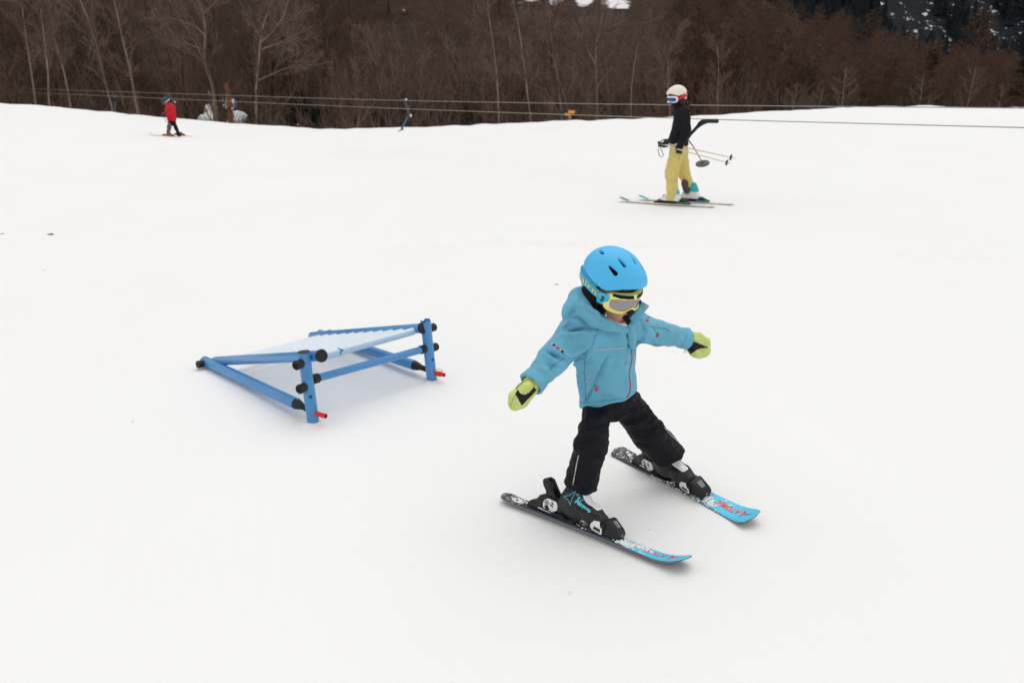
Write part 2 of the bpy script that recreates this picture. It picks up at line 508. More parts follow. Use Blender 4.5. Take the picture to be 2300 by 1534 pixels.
SNOW = snow_material()
HILL = floor_material('forest_floor', lin(66, 50, 40), lin(44, 35, 30), .66, .72, .09)
MOUNT = floor_material('mountain_floor', lin(42, 45, 50), lin(30, 33, 38), .565, .625, .22)

def build_ground():
    ys = list(np.arange(-7, 1.6, .5)) + list(np.arange(1.6, 7.5, .045))
    y = ys[-1]
    while y < 1150:
        y += .06 + .018 * (y - 7) if y < 60 else (1.5 if y < 120 else 2.5 + (y - 120) * .03)
        ys.append(y)
    ys = np.array(ys)
    a = np.concatenate([np.linspace(-1.9, -.75, 24)[:-1], np.linspace(-.75, .75, 240), np.linspace(.75, 1.9, 24)[1:]])
    Yg, Ag = np.meshgrid(ys, a, indexing='ij')
    Xg = Ag * (np.maximum(Yg, 0) + 3.0)
    Z = terrain(Xg, Yg)
    Yc, _, _ = crest(Xg, Yg)
    # small hand-scale roughness of the piste surface near the camera and a ragged crest
    rr = np.random.default_rng(5)
    near = (Yg < 60)
    for (kx, ky, am, ph) in [(rr.uniform(2, 9), rr.uniform(2, 9), .0012, rr.uniform(0, 6)) for _ in range(14)]:
        Z = Z + near * am * np.sin(kx * Xg + ky * Yg + ph)
    for (kx, am, ph) in [(rr.uniform(.8, 7), .006, rr.uniform(0, 6)) for _ in range(12)]:
        Z = Z + np.exp(-((Yg - Yc) / 2.5) ** 2) * am * np.sin(kx * Xg + ph)
    # old ski tracks crossing the slope
    for (x0, y0, x1, y1, am) in [(-4, 9.5, 9, 7.0, .02), (-9, 12.5, 3, 8.0, .016), (-14, 17, 4, 14, .03), (-6, 11.0, 10, 9.4, .018), (2, 13, 12, 10, .02), (-16, 21, -2, 24, .04)]:
        d = np.array([x1 - x0, y1 - y0]); L = np.hypot(*d); n = np.array([-d[1], d[0]]) / L
        t = ((Xg - x0) * d[0] + (Yg - y0) * d[1]) / L ** 2
        e = (Xg - x0) * n[0] + (Yg - y0) * n[1] + .25 * np.sin(t * 7 + x0)
        Z = Z - 1.8 * am * np.exp(-(e / .07) ** 2) * smooth(t * 4) * smooth((1 - t) * 4) + .6 * am * np.exp(-((e - .13) / .08) ** 2) * smooth(t * 4) * smooth((1 - t) * 4)
    V = np.stack([Xg, Yg, Z], -1).reshape(-1, 3)
    nr, nc = Yg.shape
    I = np.arange(nr * nc).reshape(nr, nc)
    F = np.stack([I[:-1, :-1], I[:-1, 1:], I[1:, 1:], I[1:, :-1]], -1).reshape(-1, 4)
    cy = (Yg[:-1, :-1] - Yc[:-1, :-1]).ravel(); yy = Yg[:-1, :-1].ravel()
    zone = np.where(cy < 9, 0, np.where(yy < 330, 1, 2))
    px = (CX + 1859.0 * Xg / np.maximum(Yg, .5)).reshape(-1)
    _, PYY, _ = None, None, None
    for k, (nm, m) in enumerate((('snow_field', SNOW), ('hillside', HILL), ('mountain', MOUNT))):
        f = F[zone == k]; u, inv = np.unique(f, return_inverse=True)
        o = link_mesh(nm, V[u], inv.reshape(-1, 4), m)
        o['kind'] = 'structure'
        if k:
            # where the photograph shows open snow between the trees
            P = V[u]; q = P - CAM
            d = q[:, 1] * cT - q[:, 2] * sT; up = q[:, 1] * sT + q[:, 2] * cT
            X = CX + FPX * q[:, 0] / d; Yp = CY - FPX * up / d
            cov = np.full(len(u), -.04)
            if k == 1:
                for (x, y, sx, sy, am) in [(1385, 8, 36, 18, .34), (1312, 6, 20, 16, .32), (1245, 12, 10, 22, .28), (1180, 2, 40, 12, .30), (905, 28, 12, 22, .26), (480, 215, 22, 22, .35), (520, 235, 26, 20, .3), (715, 40, 9, 40, .3), (670, 262, 40, 9, .25)]:
                    cov += am * np.exp(-((X - x) / sx) ** 2 - ((Yp - y) / sy) ** 2)
            else: cov += .02
            at = o.data.attributes.new('snow_cover', 'FLOAT', 'POINT'); at.data.foreach_set('value', cov.astype(np.float32))
build_ground()

# ------------------------------------------------------------------ bits of litter on the snow
TWIG = mat('dry_twig', lin(92, 74, 52), .8)
def litter(px, py, L, label, seed, big=False):
    p = GT(px, py); r = random.Random(seed); mb = MB()
    a = r.uniform(-.3, .3); d = np.array([math.cos(a), math.sin(a), 0])
    n = np.array([-d[1], d[0], 0])
    z = np.array([0, 0, 1.0])
    s = L / 2
    mb.tube([p - d * s + z * .004, p - d * s * .2 + z * .01 + n * .006, p + d * s * .5 + z * .006, p + d * s + z * .012], [L * .03, L * .05, L * .045, L * .02], n=6)
    if big:
        # a curled dead leaf
        k = 9; poly = [(s * .75 * math.cos(t) , s * .55 * math.sin(t)) for t in [2 * math.pi * i / k for i in range(k)]]
        V = [p + d * (q[0] + s * .35) + n * q[1] + z * (.006 + .35 * abs(q[1])) for q in poly] + [p + d * s * .35 + z * .008]
        mb.add(V, [(i, (i + 1) % k, k) for i in range(k)])
        V2 = [np.array(v) + z * .002 for v in V]; mb.add(V2, [((i + 1) % k, i, k) for i in range(k)])
    else:
        mb.tube([p + z * .008, p + n * s * .5 + d * s * .4 + z * .014], [L * .03, L * .015], n=5)
    o = mb.build('dead_leaf' if big else 'twig', TWIG, loc=p, merge=False)
    tag(o, label, 'leaf' if big else 'twig')
litter(112, 528, .085, 'curled brown dead leaf lying on the snow at the far edge of the piste', 1, True)
litter(5, 527, .06, 'thin broken twig on the snow at the very edge of the frame', 2)
litter(99, 609, .025, 'tiny brown twig scrap on the snow below the curled dead leaf', 3)
litter(1250, 641, .045, 'small forked twig on the snow beside the blue helmet', 4)
litter(298, 950, .014, 'speck of dark bark on the snow in front of the ramp', 5)
litter(1280, 1337, .010, 'dark crumb of bark on the snow below the near ski', 6)
litter(1458, 1193, .008, 'dark crumb of bark on the snow between the two child skis', 8)

# ------------------------------------------------------------------ practice ramp of blue tubes
BLUE = mat('blue_plastic', lin(70, 140, 198), .28, .5, var=(3.0, .10), bump=(60, .06, .002))
BLUE_DARK = mat('blue_plastic_shaded', lin(30, 70, 120), .5)  # darker copy of the tube blue, painted shade for the hole
BLACK = mat('black_rubber', lin(30, 30, 31), .55, .35, bump=(90, .15, .002))
RED = mat('red_plastic', lin(226, 34, 34), .4, .4)
ORANGE = mat('orange_cord', lin(232, 96, 48), .7)
SCREW = mat('screw_steel', (.6, .6, .6, 1), .35, .5, 1.0)
ROLL = mat('snowy_shaded_roller', lin(166, 196, 222), .45, .35, bump=(120, .3, .003))  # bluish base puts the shade between rollers into the colour
add_dust(ROLL, 60, .30, .46, col=(.81, .855, .89, 1), top_only=True)  # snow dust, kept to the tops so the painted shade shows as stripes
WORN = mat('worn_roller_gap', lin(70, 128, 184), .5)
CAPM = mat('post_cap', lin(64, 58, 54), .7)

def build_ramp():
    Z = np.array([0, 0, 1.0])
    B1, B2 = GT(704, 949), GT(970.5, 855)
    T1 = PY(682, 791, B1[1] + .005); T2 = PY(956, 722, B2[1] + .005)
    u = nrm(np.array([(B2 - B1)[0], (B2 - B1)[1], 0]))
    A1, A2 = GT(463, 812, .034), GT(722, 751, .034)
    root = thing('practice_ramp', 'low blue tube ramp with snowy white rollers standing on the piste', 'ramp', (B1 + B2 + A1 + A2) / 4 * np.array([1, 1, 0]))
    R = .0305
    P1 = B1 + (T1 - B1) * .17; P2 = B2 + (T2 - B2) * .17
    fw1, fw2 = nrm(P1 - A1), nrm(P2 - A2)
    h1 = nrm(np.array([fw1[0], fw1[1], 0]))
    side = np.array([h1[1], -h1[0], 0])                      # towards the viewer's left-front
    for B, T, top_open in ((B1, T1, False), (B2, T2, True)):
        ax = nrm(T - B); mb = MB()
        if top_open:
            mb.pipe(B - ax * .06, T, R, .005, 28)
            # broken rim: a few teeth left standing
            e1, e2, _ = frame_from(ax)
            for k, (t0, t1, hh) in enumerate(((0.1, .9, .008), (2.2, 3.5, .010), (4.3, 5.6, .007))):
                n = 6; V = []
                for i in range(n + 1):
                    t = t0 + (t1 - t0) * i / n; q = math.cos(t) * e1 + math.sin(t) * e2
                    V += [T + q * R - ax * .001, T + q * (R - .005) - ax * .001, T + q * (R - .005) + ax * hh, T + q * R + ax * hh]
                Fq = [(i * 4 + j, i * 4 + (j + 1) % 4, i * 4 + 4 + (j + 1) % 4, i * 4 + 4 + j) for i in range(n) for j in range(4)] + [(3, 2, 1, 0), (n * 4, n * 4 + 1, n * 4 + 2, n * 4 + 3)]
                mb.add(V, Fq)
        else:
            mb.tube([B - ax * .06, T], R, 28)
        po = mb.build('post', BLUE, root)
        # drilled hole facing the front, a disc with the shade inside painted dark blue
        f = nrm(nrm(np.array([-side[1], side[0], 0])) * 1)
        front = nrm(-(A1 - B1) * np.array([1, 1, 0]))
        hd = nrm(front * .9 - u * .35 if B is B1 else front)
        hc = B + (T - B) * (.40 if B is B1 else .38)
        hm = MB(); a, b, _ = frame_from(hd, ax)
        n = 20; V = []
        for k in range(n):
            t = 2 * math.pi * k / n; q = (a * math.cos(t) + b * math.sin(t)) * .0095
            lat = q - ax * (q @ ax); lat = lat @ np.cross(ax, hd)
            V.append(hc + q + hd * (math.sqrt(max(R * R - lat * lat, 0)) + .0006))
        V.append(hc + hd * (R + .0004)); hm.add(V, [(k, (k + 1) % n, n) for k in range(n)])
        hm.build('drilled_hole', BLUE_DARK, po, merge=False)
        if not top_open:
            MB().tube([T + ax * .0005, T + ax * .004], [R + .001, R - .001], 28).build('post_cap', CAPM, po, sharp=30)
        # grip knobs on the outer side
        out = -u if B is B1 else u
        for fr in (.865, .535):
            c = B + (T - B) * fr; kb = MB()
            fwd = front * (.25 if B is B1 else -.1)
            d = nrm(out + fwd)
            kb.tube([c + d * R * .8, c + d * (R + .006), c + d * (R + .036), c + d * (R + .041)], [.021, .0245, .0245, .021], 24)
            kb.tube([c + d * (R + .041), c + d * (R + .0395), c + d * (R + .040)], [.017, .017, .002], 20, mi=0)
            k_ = kb.build('knob', BLACK, root, sharp=30)
            MB().ball(c + d * (R + .02) + ax * .0245, .0028, 8, 5).build('screw', SCREW, k_)
        # red locking pin
        pc = B + (T - B) * .145; pd = nrm(front * .95 + u * .25)
        pin = MB().pipe(pc + pd * R * .6, pc + pd * (R + .065), .0125, .002, 18)
        pin.tube([pc + pd * (R + .02), pc + pd * (R + .021)], .011, 14)
        pn = pin.build('locking_pin', RED, root)
        if B is B2:
            cd = MB()
            for j in range(4):
                a, b, _ = frame_from(pd); cc = pc + pd * (R + .016 + j * .005)
                cd.tube([cc + (a * math.cos(t) + b * math.sin(t)) * .0145 + pd * .002 * math.sin(t + j) for t in np.linspace(0, 6.283, 15)], .0018, 6, caps=False)
            cc = pc + pd * (R + .03) + ax * .02
            cd.tube([cc + np.array([.012 * math.sin(t), 0, .010 * math.cos(t)]) + pd * .004 * t for t in np.linspace(-2.6, 2.6, 12)], .0016, 6)
            cd.tube([cc - ax * .012, cc - ax * .003 + pd * .01, cc + pd * .028 + ax * .004], .0016, 6)
            cd.build('cord', ORANGE, pn, merge=False)
    # tubes lying on the snow, with black screw joints into the posts
    for A, P, fw, tag_ in ((A1, P1, fw1, 0), (A2, P2, fw2, 1)):
        L = np.linalg.norm(P - A); e = A + fw * (L - .155)
        bt = MB().pipe(A - fw * .02, e, R, .004, 28).tube([A - fw * .021, A - fw * .0195], R - .001, 24).build('ground_tube', BLUE, root)
        jm = MB(); s = e - fw * .004
        jm.tube([s, s + fw * .012, s + fw * .035, s + fw * .055, s + fw * .072], [R - .005, R - .003, R - .006, .019, .0165], 24)
        p0 = s + fw * .072
        prof_p, prof_r = [], []
        for k in range(11):
            prof_p += [p0 + fw * (k * .0075), p0 + fw * (k * .0075 + .005)]; prof_r += [.0165, .0135]
        jm.tube(prof_p, prof_r, 20)
        j_ = jm.build('screw_joint', BLACK, root, sharp=25)
        MB().ball(s + fw * .018 + Z * (R - .003), .003, 8, 5).build('screw', SCREW, j_)
        o = -u if tag_ == 0 else u
        d = nrm(o + .35 * (-np.array([fw[0], fw[1], 0])) * 0 + 0 * Z)
        MB().tube([A + d * R * .8 + fw * .02, A + d * (R + .005) + fw * .02, A + d * (R + .034) + fw * .02, A + d * (R + .038) + fw * .02], [.02, .0235, .0235, .02], 24).build('knob', BLACK, root, sharp=30)
    # inclined rails
    C1 = PY(722, 799, T1[1] - .005); C2 = PY(949, 737, T2[1] - .03)
    D1, D2 = GT(484, 811, .05), GT(700, 755, .05)
    rails = []
    for D, C in ((D1, C1), (D2, C2)):
        d = nrm(C - D)
        r_ = MB().tube([D, D + d * .004, C - d * .003, C], [R - .004, R - .002, R - .002, R - .002], 28).build('rail', BLUE, root, sharp=30)
        MB().tube([C - d * .004, C + d * .004, C + d * .007], [R + .003, R + .003, R], 28).build('end_cap', BLACK, r_, sharp=30)
        rails.append((D, C, d))
    # crossbar
    q1, q2 = B1 + (T1 - B1) * .60, B2 + (T2 - B2) * .56
    d = nrm(q2 - q1)
    cb = MB().tube([q1 + d * .03, q2 - d * .03], .0205, 24).build('crossbar', BLUE, root)
    for q, s in ((q1, 1), (q2, -1)):
        c_ = MB().tube([q + d * s * (R - .002), q + d * s * (R + .003), q + d * s * (R + .033), q + d * s * (R + .037)], [.022, .0255, .0255, .0225], 24).build('collar', BLACK, cb, sharp=30)
        MB().ball(q + d * s * (R + .018) + Z * .0255, .003, 8, 5).build('screw', SCREW, cb)
    # rollers from rail to rail
    (D1, C1, d1), (D2, C2, d2) = rails
    n = 11
    for k in range(n):
        t = .955 - .083 * k
        a = D1 + (C1 - D1) * t; b = D2 + (C2 - D2) * t
        d = nrm(b - a); L = np.linalg.norm(b - a); up = -Z * .011
        o = MB().tube([a + up, a + d * .03 + up, a + d * .034 + up, b - d * .034 + up, b - d * .03 + up, b + up], [.010, .010, .0215, .0215, .010, .010], 22)
        ro = o.build('roller', ROLL, root, sharp=35)
        if k == 0:
            # scraped ring where the blue shows, then a patch of wet ice
            V = []; m = 26; e1, e2, _ = frame_from(d)
            for w_ in (0, 1):
                for i in range(m):
                    tt = 2 * math.pi * i / m
                    off = .145 + w_ * (.014 + .008 * math.sin(3 * tt)) + .004 * math.sin(5 * tt + 1)
                    V.append(a + up + d * off + (e1 * math.cos(tt) + e2 * math.sin(tt)) * .0219)
            MB().add(V, [(i, (i + 1) % m, m + (i + 1) % m, m + i) for i in range(m)]).build('bare_ring', WORN, ro)
    # soft snow packed round the feet
    for B in (B1, B2):
        sm = MB(); n = 40; r0 = random.Random(3)
        ph = [r0.uniform(0, 6) for _ in range(4)]
        V = []; rad = [.029, .036, .05, .075, .11]; hh = [.008, .010, .006, -.001, -.012]
        for j in range(5):
            for k in range(n):
                t = 2 * math.pi * k / n; wv = 1 + .12 * math.sin(3 * t + ph[0]) + .10 * math.sin(7 * t + ph[1]) + .07 * math.sin(13 * t + ph[2])
                g = B + np.array([math.cos(t), math.sin(t), 0]) * rad[j] * (wv if j else 1)
                g[2] = terrain(g[0], g[1]) + hh[j] * (wv if j < 3 else 1); V.append(g)
        sm.add(V, [(j * n + k, j * n + (k + 1) % n, (j + 1) * n + (k + 1) % n, (j + 1) * n + k) for j in range(4) for k in range(n)])
        o = sm.build('packed_snow', SNOW, root)
    return root
build_ramp()
# ------------------------------------------------------------------ gear shared by the skiers
Zup = np.array([0, 0, 1.0])

class Frame:
    """local axes: x forward, y left, z up"""
    def __init__(s, o, fwd, up=(0, 0, 1)):
        s.o = np.asarray(o, float); s.x = nrm(fwd); up = np.asarray(up, float)
        s.z = nrm(up - s.x * (up @ s.x)); s.y = np.cross(s.z, s.x)
        s.A = np.array([s.x, s.y, s.z])
    def w(s, p): return s.o + np.asarray(p, float) @ s.A
    def l(s, P): return (np.asarray(P, float) - s.o) @ s.A.T
    def d(s, v): return np.asarray(v, float) @ s.A

def roll(fr, ang):
    c, n = math.cos(ang), math.sin(ang)
    f = Frame(fr.o, fr.x, fr.z * c + fr.y * n); return f

def ski_mesh(fr, tail, tip, waist, wt, wn, thick, rise, tailrise, nx=70, boxy=.5):
    """parabolic ski in its own frame, origin under the boot, on the running surface; returns V, F, along, material ids (0 top,1 side,2 base)"""
    L = tail + tip; V = []; al = []
    for i in range(nx + 1):
        s = i / nx; s = .5 - .5 * math.cos(math.pi * s) if False else s
        x = -tail + L * s
        hw = (waist + (wt - waist) * max(0, (x / tip)) ** 2) if x > 0 else (waist + (wn - waist) * (min(1, -x / tail)) ** 2)
        hw *= .5
        d1 = (1 - s) * L; d0 = s * L
        if d1 < .05: hw *= math.sqrt(max(0, 1 - (1 - d1 / .05) ** (2.6 if boxy else 2))) * .93 + .07
        if d0 < .03: hw *= math.sqrt(max(0, 1 - (1 - d0 / .03) ** 2)) * .75 + .25
        z = rise * max(0, (x - tip * .68) / (tip * .32)) ** 2 + tailrise * max(0, (-x - tail * .8) / (tail * .2)) ** 2
        th = thick * (1 - .55 * abs(2 * s - 1) ** 2.5)
        zt = z + th
        sl = .004
        for (yy, zz) in ((-hw, z), (-hw, z + .6 * th), (-hw + min(sl, hw * .4), zt), (-hw * .34, zt + .0006), (hw * .34, zt + .0006), (hw - min(sl, hw * .4), zt), (hw, z + .6 * th), (hw, z)):
            V.append((x, yy, zz)); al.append(s)
    n = 8; F = []; M = []
    mids = [1, 0, 0, 0, 0, 0, 1, 2]
    for i in range(nx):
        for k in range(n):
            F.append((i * n + k, (i + 1) * n + k, (i + 1) * n + (k + 1) % n, i * n + (k + 1) % n)); M.append(mids[k])
    F += [tuple(range(n)), tuple(nx * n + k for k in range(n - 1, -1, -1))]; M += [1, 1]
    return fr.w(np.array(V)), F, al, M

def set_along(o, al, name='along'):
    at = o.data.attributes.new(name, 'FLOAT', 'POINT'); at.data.foreach_set('value', np.asarray(al, np.float32))

def head_gear(parent_gear, fr, k, shell_m, inner_m, strap_m, frame_m, lens_m, vents, h, strap_text=None, foam_m=None, hatch=False):
    """helmet (shell, lining), goggles (frame, lens, strap); fr = head frame with origin at the helmet's centre; k = size factor"""
    rx, ry, rz = .128 * k, .106 * k, .108 * k
    def shell(P):
        q = fr.l(P)
        d = ell(q, (0, 0, 0), (rx, ry, rz))
        # long low forehead with a small peak
        d = smin(d, ell(q, (.060 * k, 0, .004 * k), (.076 * k, .090 * k, .070 * k)), .02 * k)
        # lower skirt behind the recessed strap band
        inner = ell(q, (-.002 * k, 0, -.004 * k), (rx - .016 * k, ry - .016 * k, rz - .014 * k))
        # edge: level with the brow in front, lower behind
        edge = q[:, 2] - np.interp(q[:, 0], np.array([-.128, -.089, -.017, .044, .062, .09, .108, .125]) * k, np.array([.014, .010, -.005, -.018, -.016, -.001, .010, .014]) * k)
        d = smax(d, -edge, .005 * k)
        d = np.maximum(d, -inner)
        for (a, b, ra, rb) in vents:
            for dep in (0, .008, .017):
                ia = (a - fr.o) * (1 - dep / .12) + fr.o; ib = (b - fr.o) * (1 - dep / .12) + fr.o
                d = smax(d, -cone(P, ia, ib, ra, rb), .002 * k)
        return d
    lo = fr.o - .2 * k; hi = fr.o + .2 * k
    V, F = nets(shell, lo, hi, h); V = relax(V, F, 2, .4)
    helmet = link_mesh('helmet', V, F, shell_m, parent_gear)
    def skirt(P):
        q = fr.l(P)
        d = ell(q, (-.004 * k, 0, -.012 * k), (rx - .004 * k, ry - .004 * k, rz + .018 * k))
        d = np.maximum(d, q[:, 2] - np.interp(q[:, 0], np.array([-.128, -.017, .05]) * k, np.array([.006, -.010, -.024]) * k))
        d = smax(d, -(q[:, 2] + .078 * k), .006 * k)
        d = smax(d, q[:, 0] - .012 * k - (q[:, 2] + .03 * k) * .5, .008 * k)
        return np.maximum(d, -ell(q, (0, 0, -.01 * k), (rx - .018 * k, ry - .018 * k, rz + .01 * k)))
    V2, F2 = nets(skirt, lo, hi, h); V2 = relax(V2, F2, 2, .4)
    link_mesh('helmet_skirt', V2, F2, shell_m, helmet)
    def liner(P):
        q = fr.l(P)
        d = ell(q, (0, 0, -.004 * k), (rx - .024 * k, ry - .022 * k, rz - .022 * k))
        ear = np.minimum(ell(q, (-.012 * k, .083 * k, -.082 * k), (.048 * k, .018 * k, .058 * k)), ell(q, (-.012 * k, -.083 * k, -.082 * k), (.048 * k, .018 * k, .058 * k)))
        d = smax(d, -(q[:, 2] + .030 * k - np.clip(q[:, 0] - .03 * k, 0, .1) * .5), .004)
        back = smax(ell(q, (-.01 * k, 0, -.06 * k), (rx - .022 * k, ry - .018 * k, .075 * k)), q[:, 0] - .0 * k, .01)
        return smin(smin(d, ear, .01 * k), back, .01)
    V3, F3 = nets(liner, lo, hi, h)
    link_mesh('lining', relax(V3, F3, 2), F3, inner_m, helmet)
    # ---- goggles: outlines on a face-wrapping surface, azimuth a (0 ahead, + to the left) and height z
    def surf(a, z, off):
        ca, sa = math.cos(a), math.sin(a)
        r = 1.0 / math.sqrt((ca / (.106 * k + off)) ** 2 + (sa / (.086 * k + off)) ** 2)
        return fr.w((r * ca - .002 * k, r * sa, z))
    N = 56; zc = -.054 * k
    def outline(aw, up, dn, notch, e):
        o = []
        for i in range(N):
            t = 2 * math.pi * i / N; c, s_ = math.cos(t), math.sin(t)
            a = aw * abs(c) ** e * (1 if c > 0 else -1)
            z = (up if s_ > 0 else dn) * abs(s_) ** e * (1 if s_ > 0 else -1)
            if s_ < 0: z += notch * math.exp(-(a / .17) ** 2)
            o.append((a, z))
        return o
    out = outline(.98, .040 * k, .040 * k, .019 * k, .52); inn = outline(.77, .0215 * k, .027 * k, .017 * k, .55)
    V = []; loops = [(out, .004 * k, 1.0), (out, .021 * k, .98), (inn, .026 * k, 1.06), (inn, .021 * k, 1.0)]
    for (o, off, sc) in loops:
        for (a, z) in o: V.append(surf(a * sc, zc + z * sc, off))
    Fq = [(j * N + i, j * N + (i + 1) % N, (j + 1) * N + (i + 1) % N, (j + 1) * N + i) for j in range(3) for i in range(N)]
    gog = MB(); gog.add(V, Fq); goggles = gog.build('goggles', frame_m, parent_gear, sharp=50)
    # lens: rings shrinking to the middle line
    V = []; R = 6
    for j in range(R + 1):
        f = 1 - j / R * .98
        for (a, z) in inn: V.append(surf(a * f * 1.01, zc + z * f * 1.01, .0215 * k + .002 * k * (1 - f * f)))
    Fq = [(j * N + i, j * N + (i + 1) % N, (j + 1) * N + (i + 1) % N, (j + 1) * N + i) for j in range(R) for i in range(N)] + [tuple(R * N + i for i in range(N))]
    lm = MB(); lm.add(V, Fq); lm.build('lens', lens_m, goggles, sharp=None)
    # face foam
    V = []
    for (o, off, sc) in ((out, -.016 * k, .96), (out, .0045 * k, .97)):
        for (a, z) in o: V.append(surf(a * sc, zc + z * sc, off))
    for (o, off, sc) in ((inn, .0045 * k, 1.0), (inn, -.016 * k, 1.0)):
        for (a, z) in o: V.append(surf(a * sc, zc + z * sc, off))
    fm = MB(); fm.add(V, [(j * N + i, j * N + (i + 1) % N, (j + 1) * N + (i + 1) % N, (j + 1) * N + i) for j in range(3) for i in range(N)])
    fm.build('foam', foam_m or inner_m, goggles)
    # strap round the back of the helmet
    def sp(phi, z, lift):
        """phi from the front, + towards the left"""
        cz = math.sqrt(max(.05, 1 - ((z + .012 * k) / (rz + .018 * k)) ** 2))
        return fr.w(((rx - .004 * k) * cz * math.cos(phi) * 1.0 - .004 * k + lift * math.cos(phi), ((ry - .004 * k) * cz) * math.sin(phi) + lift * math.sin(phi), z))
    def zmid(phi): return float(np.interp(math.cos(phi), [-1, -.7, -.13, .35, .6], [-.030, -.022, -.029, -.044, -.052])) * k
    zw = .0165 * k; V = []; n = 60; ph0 = math.radians(60)
    for i in range(n + 1):
        ph = ph0 + (2 * math.pi - 2 * ph0) * i / n
        for (dz, lf) in ((-zw, .003), (zw, .003), (zw, .0065), (-zw, .0065)):
            V.append(sp(ph, zmid(ph) + dz, lf * (1 if k < 1.3 else 1.3)))
    Fq = [(i * 4 + j, i * 4 + (j + 1) % 4, (i + 1) * 4 + (j + 1) % 4, (i + 1) * 4 + j) for i in range(n) for j in range(4)]
    st = MB(); st.add(V, Fq); strap = st.build('strap', strap_m, goggles, sharp=50)
    return helmet, goggles, strap, sp, zmid, surf, zc

# ------------------------------------------------------------------ the child
def cloth_bump(m, scale, dist, strength=.7):
    """short crisp creases of thin nylon: folded noise, stretched across the body"""
    nt = m.node_tree; b = nt.nodes['Principled BSDF']; tc = nt.nodes.new('ShaderNodeTexCoord')
    mp = nt.nodes.new('ShaderNodeMapping'); mp.inputs['Scale'].default_value = (1, 1, 1.9); mp.inputs['Rotation'].default_value = (.3, .5, .2)
    n = nt.nodes.new('ShaderNodeTexNoise'); n.inputs['Scale'].default_value = scale; n.inputs['Detail'].default_value = 3; n.inputs['Distortion'].default_value = .8
    nt.links.new(tc.outputs['Object'], mp.inputs['Vector']); nt.links.new(mp.outputs['Vector'], n.inputs['Vector'])
    s1 = nt.nodes.new('ShaderNodeMath'); s1.operation = 'SUBTRACT'; s1.inputs[1].default_value = .5; nt.links.new(n.outputs['Fac'], s1.inputs[0])
    ab = nt.nodes.new('ShaderNodeMath'); ab.operation = 'ABSOLUTE'; nt.links.new(s1.outputs[0], ab.inputs[0])
    bp = nt.nodes.new('ShaderNodeBump'); bp.inputs['Strength'].default_value = strength; bp.inputs['Distance'].default_value = dist
    nt.links.new(ab.outputs[0], bp.inputs['Height'])
    if b.inputs['Normal'].is_linked: nt.links.new(b.inputs['Normal'].links[0].from_socket, bp.inputs['Normal'])
    nt.links.new(bp.outputs['Normal'], b.inputs['Normal'])
JACKET = mat('teal_jacket', lin(102, 172, 198), .72, .2, var=(7, .10), bump=(420, .18, .001), sheen=.15)
JACKET_DARK = mat('jacket_lining', lin(84, 84, 88), .9, var=(120, .3))
cloth_bump(JACKET, 8, .017, .7)
SEAM = mat('jacket_seam', lin(44, 96, 120), .8)
PIPING = mat('reflective_piping', lin(190, 188, 180), .5)
ZIPRED = mat('red_zip', lin(190, 36, 66), .6)
TAB = mat('red_tab', lin(214, 50, 52), .5)
NAVY = mat('navy_trim', lin(32, 40, 58), .7)
PANTS = mat('black_snow_trousers', lin(12, 13, 20), .7, .22, var=(9, .35), bump=(300, .2, .001))
cloth_bump(PANTS, 11, .020, .8)
MITT = mat('lime_mitten', lin(204, 216, 130), .75, .2, var=(25, .1), bump=(200, .25, .001))
cloth_bump(MITT, 30, .010, .8)
PALM = mat('mitten_palm', lin(24, 24, 26), .7, bump=(150, .2, .001))
HELM = mat('matte_blue_helmet', lin(80, 190, 242), .48, .35, var=(4, .05))
HSTRAP = mat('teal_strap', lin(84, 178, 208), .7, bump=(300, .3, .001))
BUCK = mat('strap_clip', lin(76, 184, 214), .45)
YEL = mat('yellow_frame', lin(248, 240, 140), .4, .4)
FOAM = mat('black_foam', lin(20, 20, 20), .95)
LENS = mat('mirror_lens', lin(150, 145, 142), .08, .8, .75)
SKIN = mat('skin', lin(210, 154, 128), .55, .3, var=(40, .08))
NECKW = mat('printed_neck_warmer', lin(226, 228, 236), .9, var=(60, .5), col2=lin(196, 200, 214))
TXTY = mat('yellow_lettering', lin(224, 222, 130), .6)
CYANP = mat('cyan_print', lin(104, 212, 230), .5)
REDP = mat('red_print', lin(232, 74, 56), .5)
BOOT = mat('black_boot_shell', lin(34, 34, 36), .45, .35, var=(10, .15), bump=(90, .08, .001))
BOOTW = mat('white_boot_tongue', lin(236, 236, 236), .35, .4)
BIND = mat('black_binding', lin(28, 28, 31), .45, .35, var=(30, .2))
add_dust(BIND, 55, .66, .72)
WHITEP = mat('white_print', lin(232, 232, 230), .4)
GREYP = mat('grey_print', lin(150, 150, 150), .3, .5, .4)
STEEL = mat('steel_edge', (.45, .42, .38, 1), .3, .5, .9)
HAIR = mat('brown_hair', lin(96, 70, 54), .7)

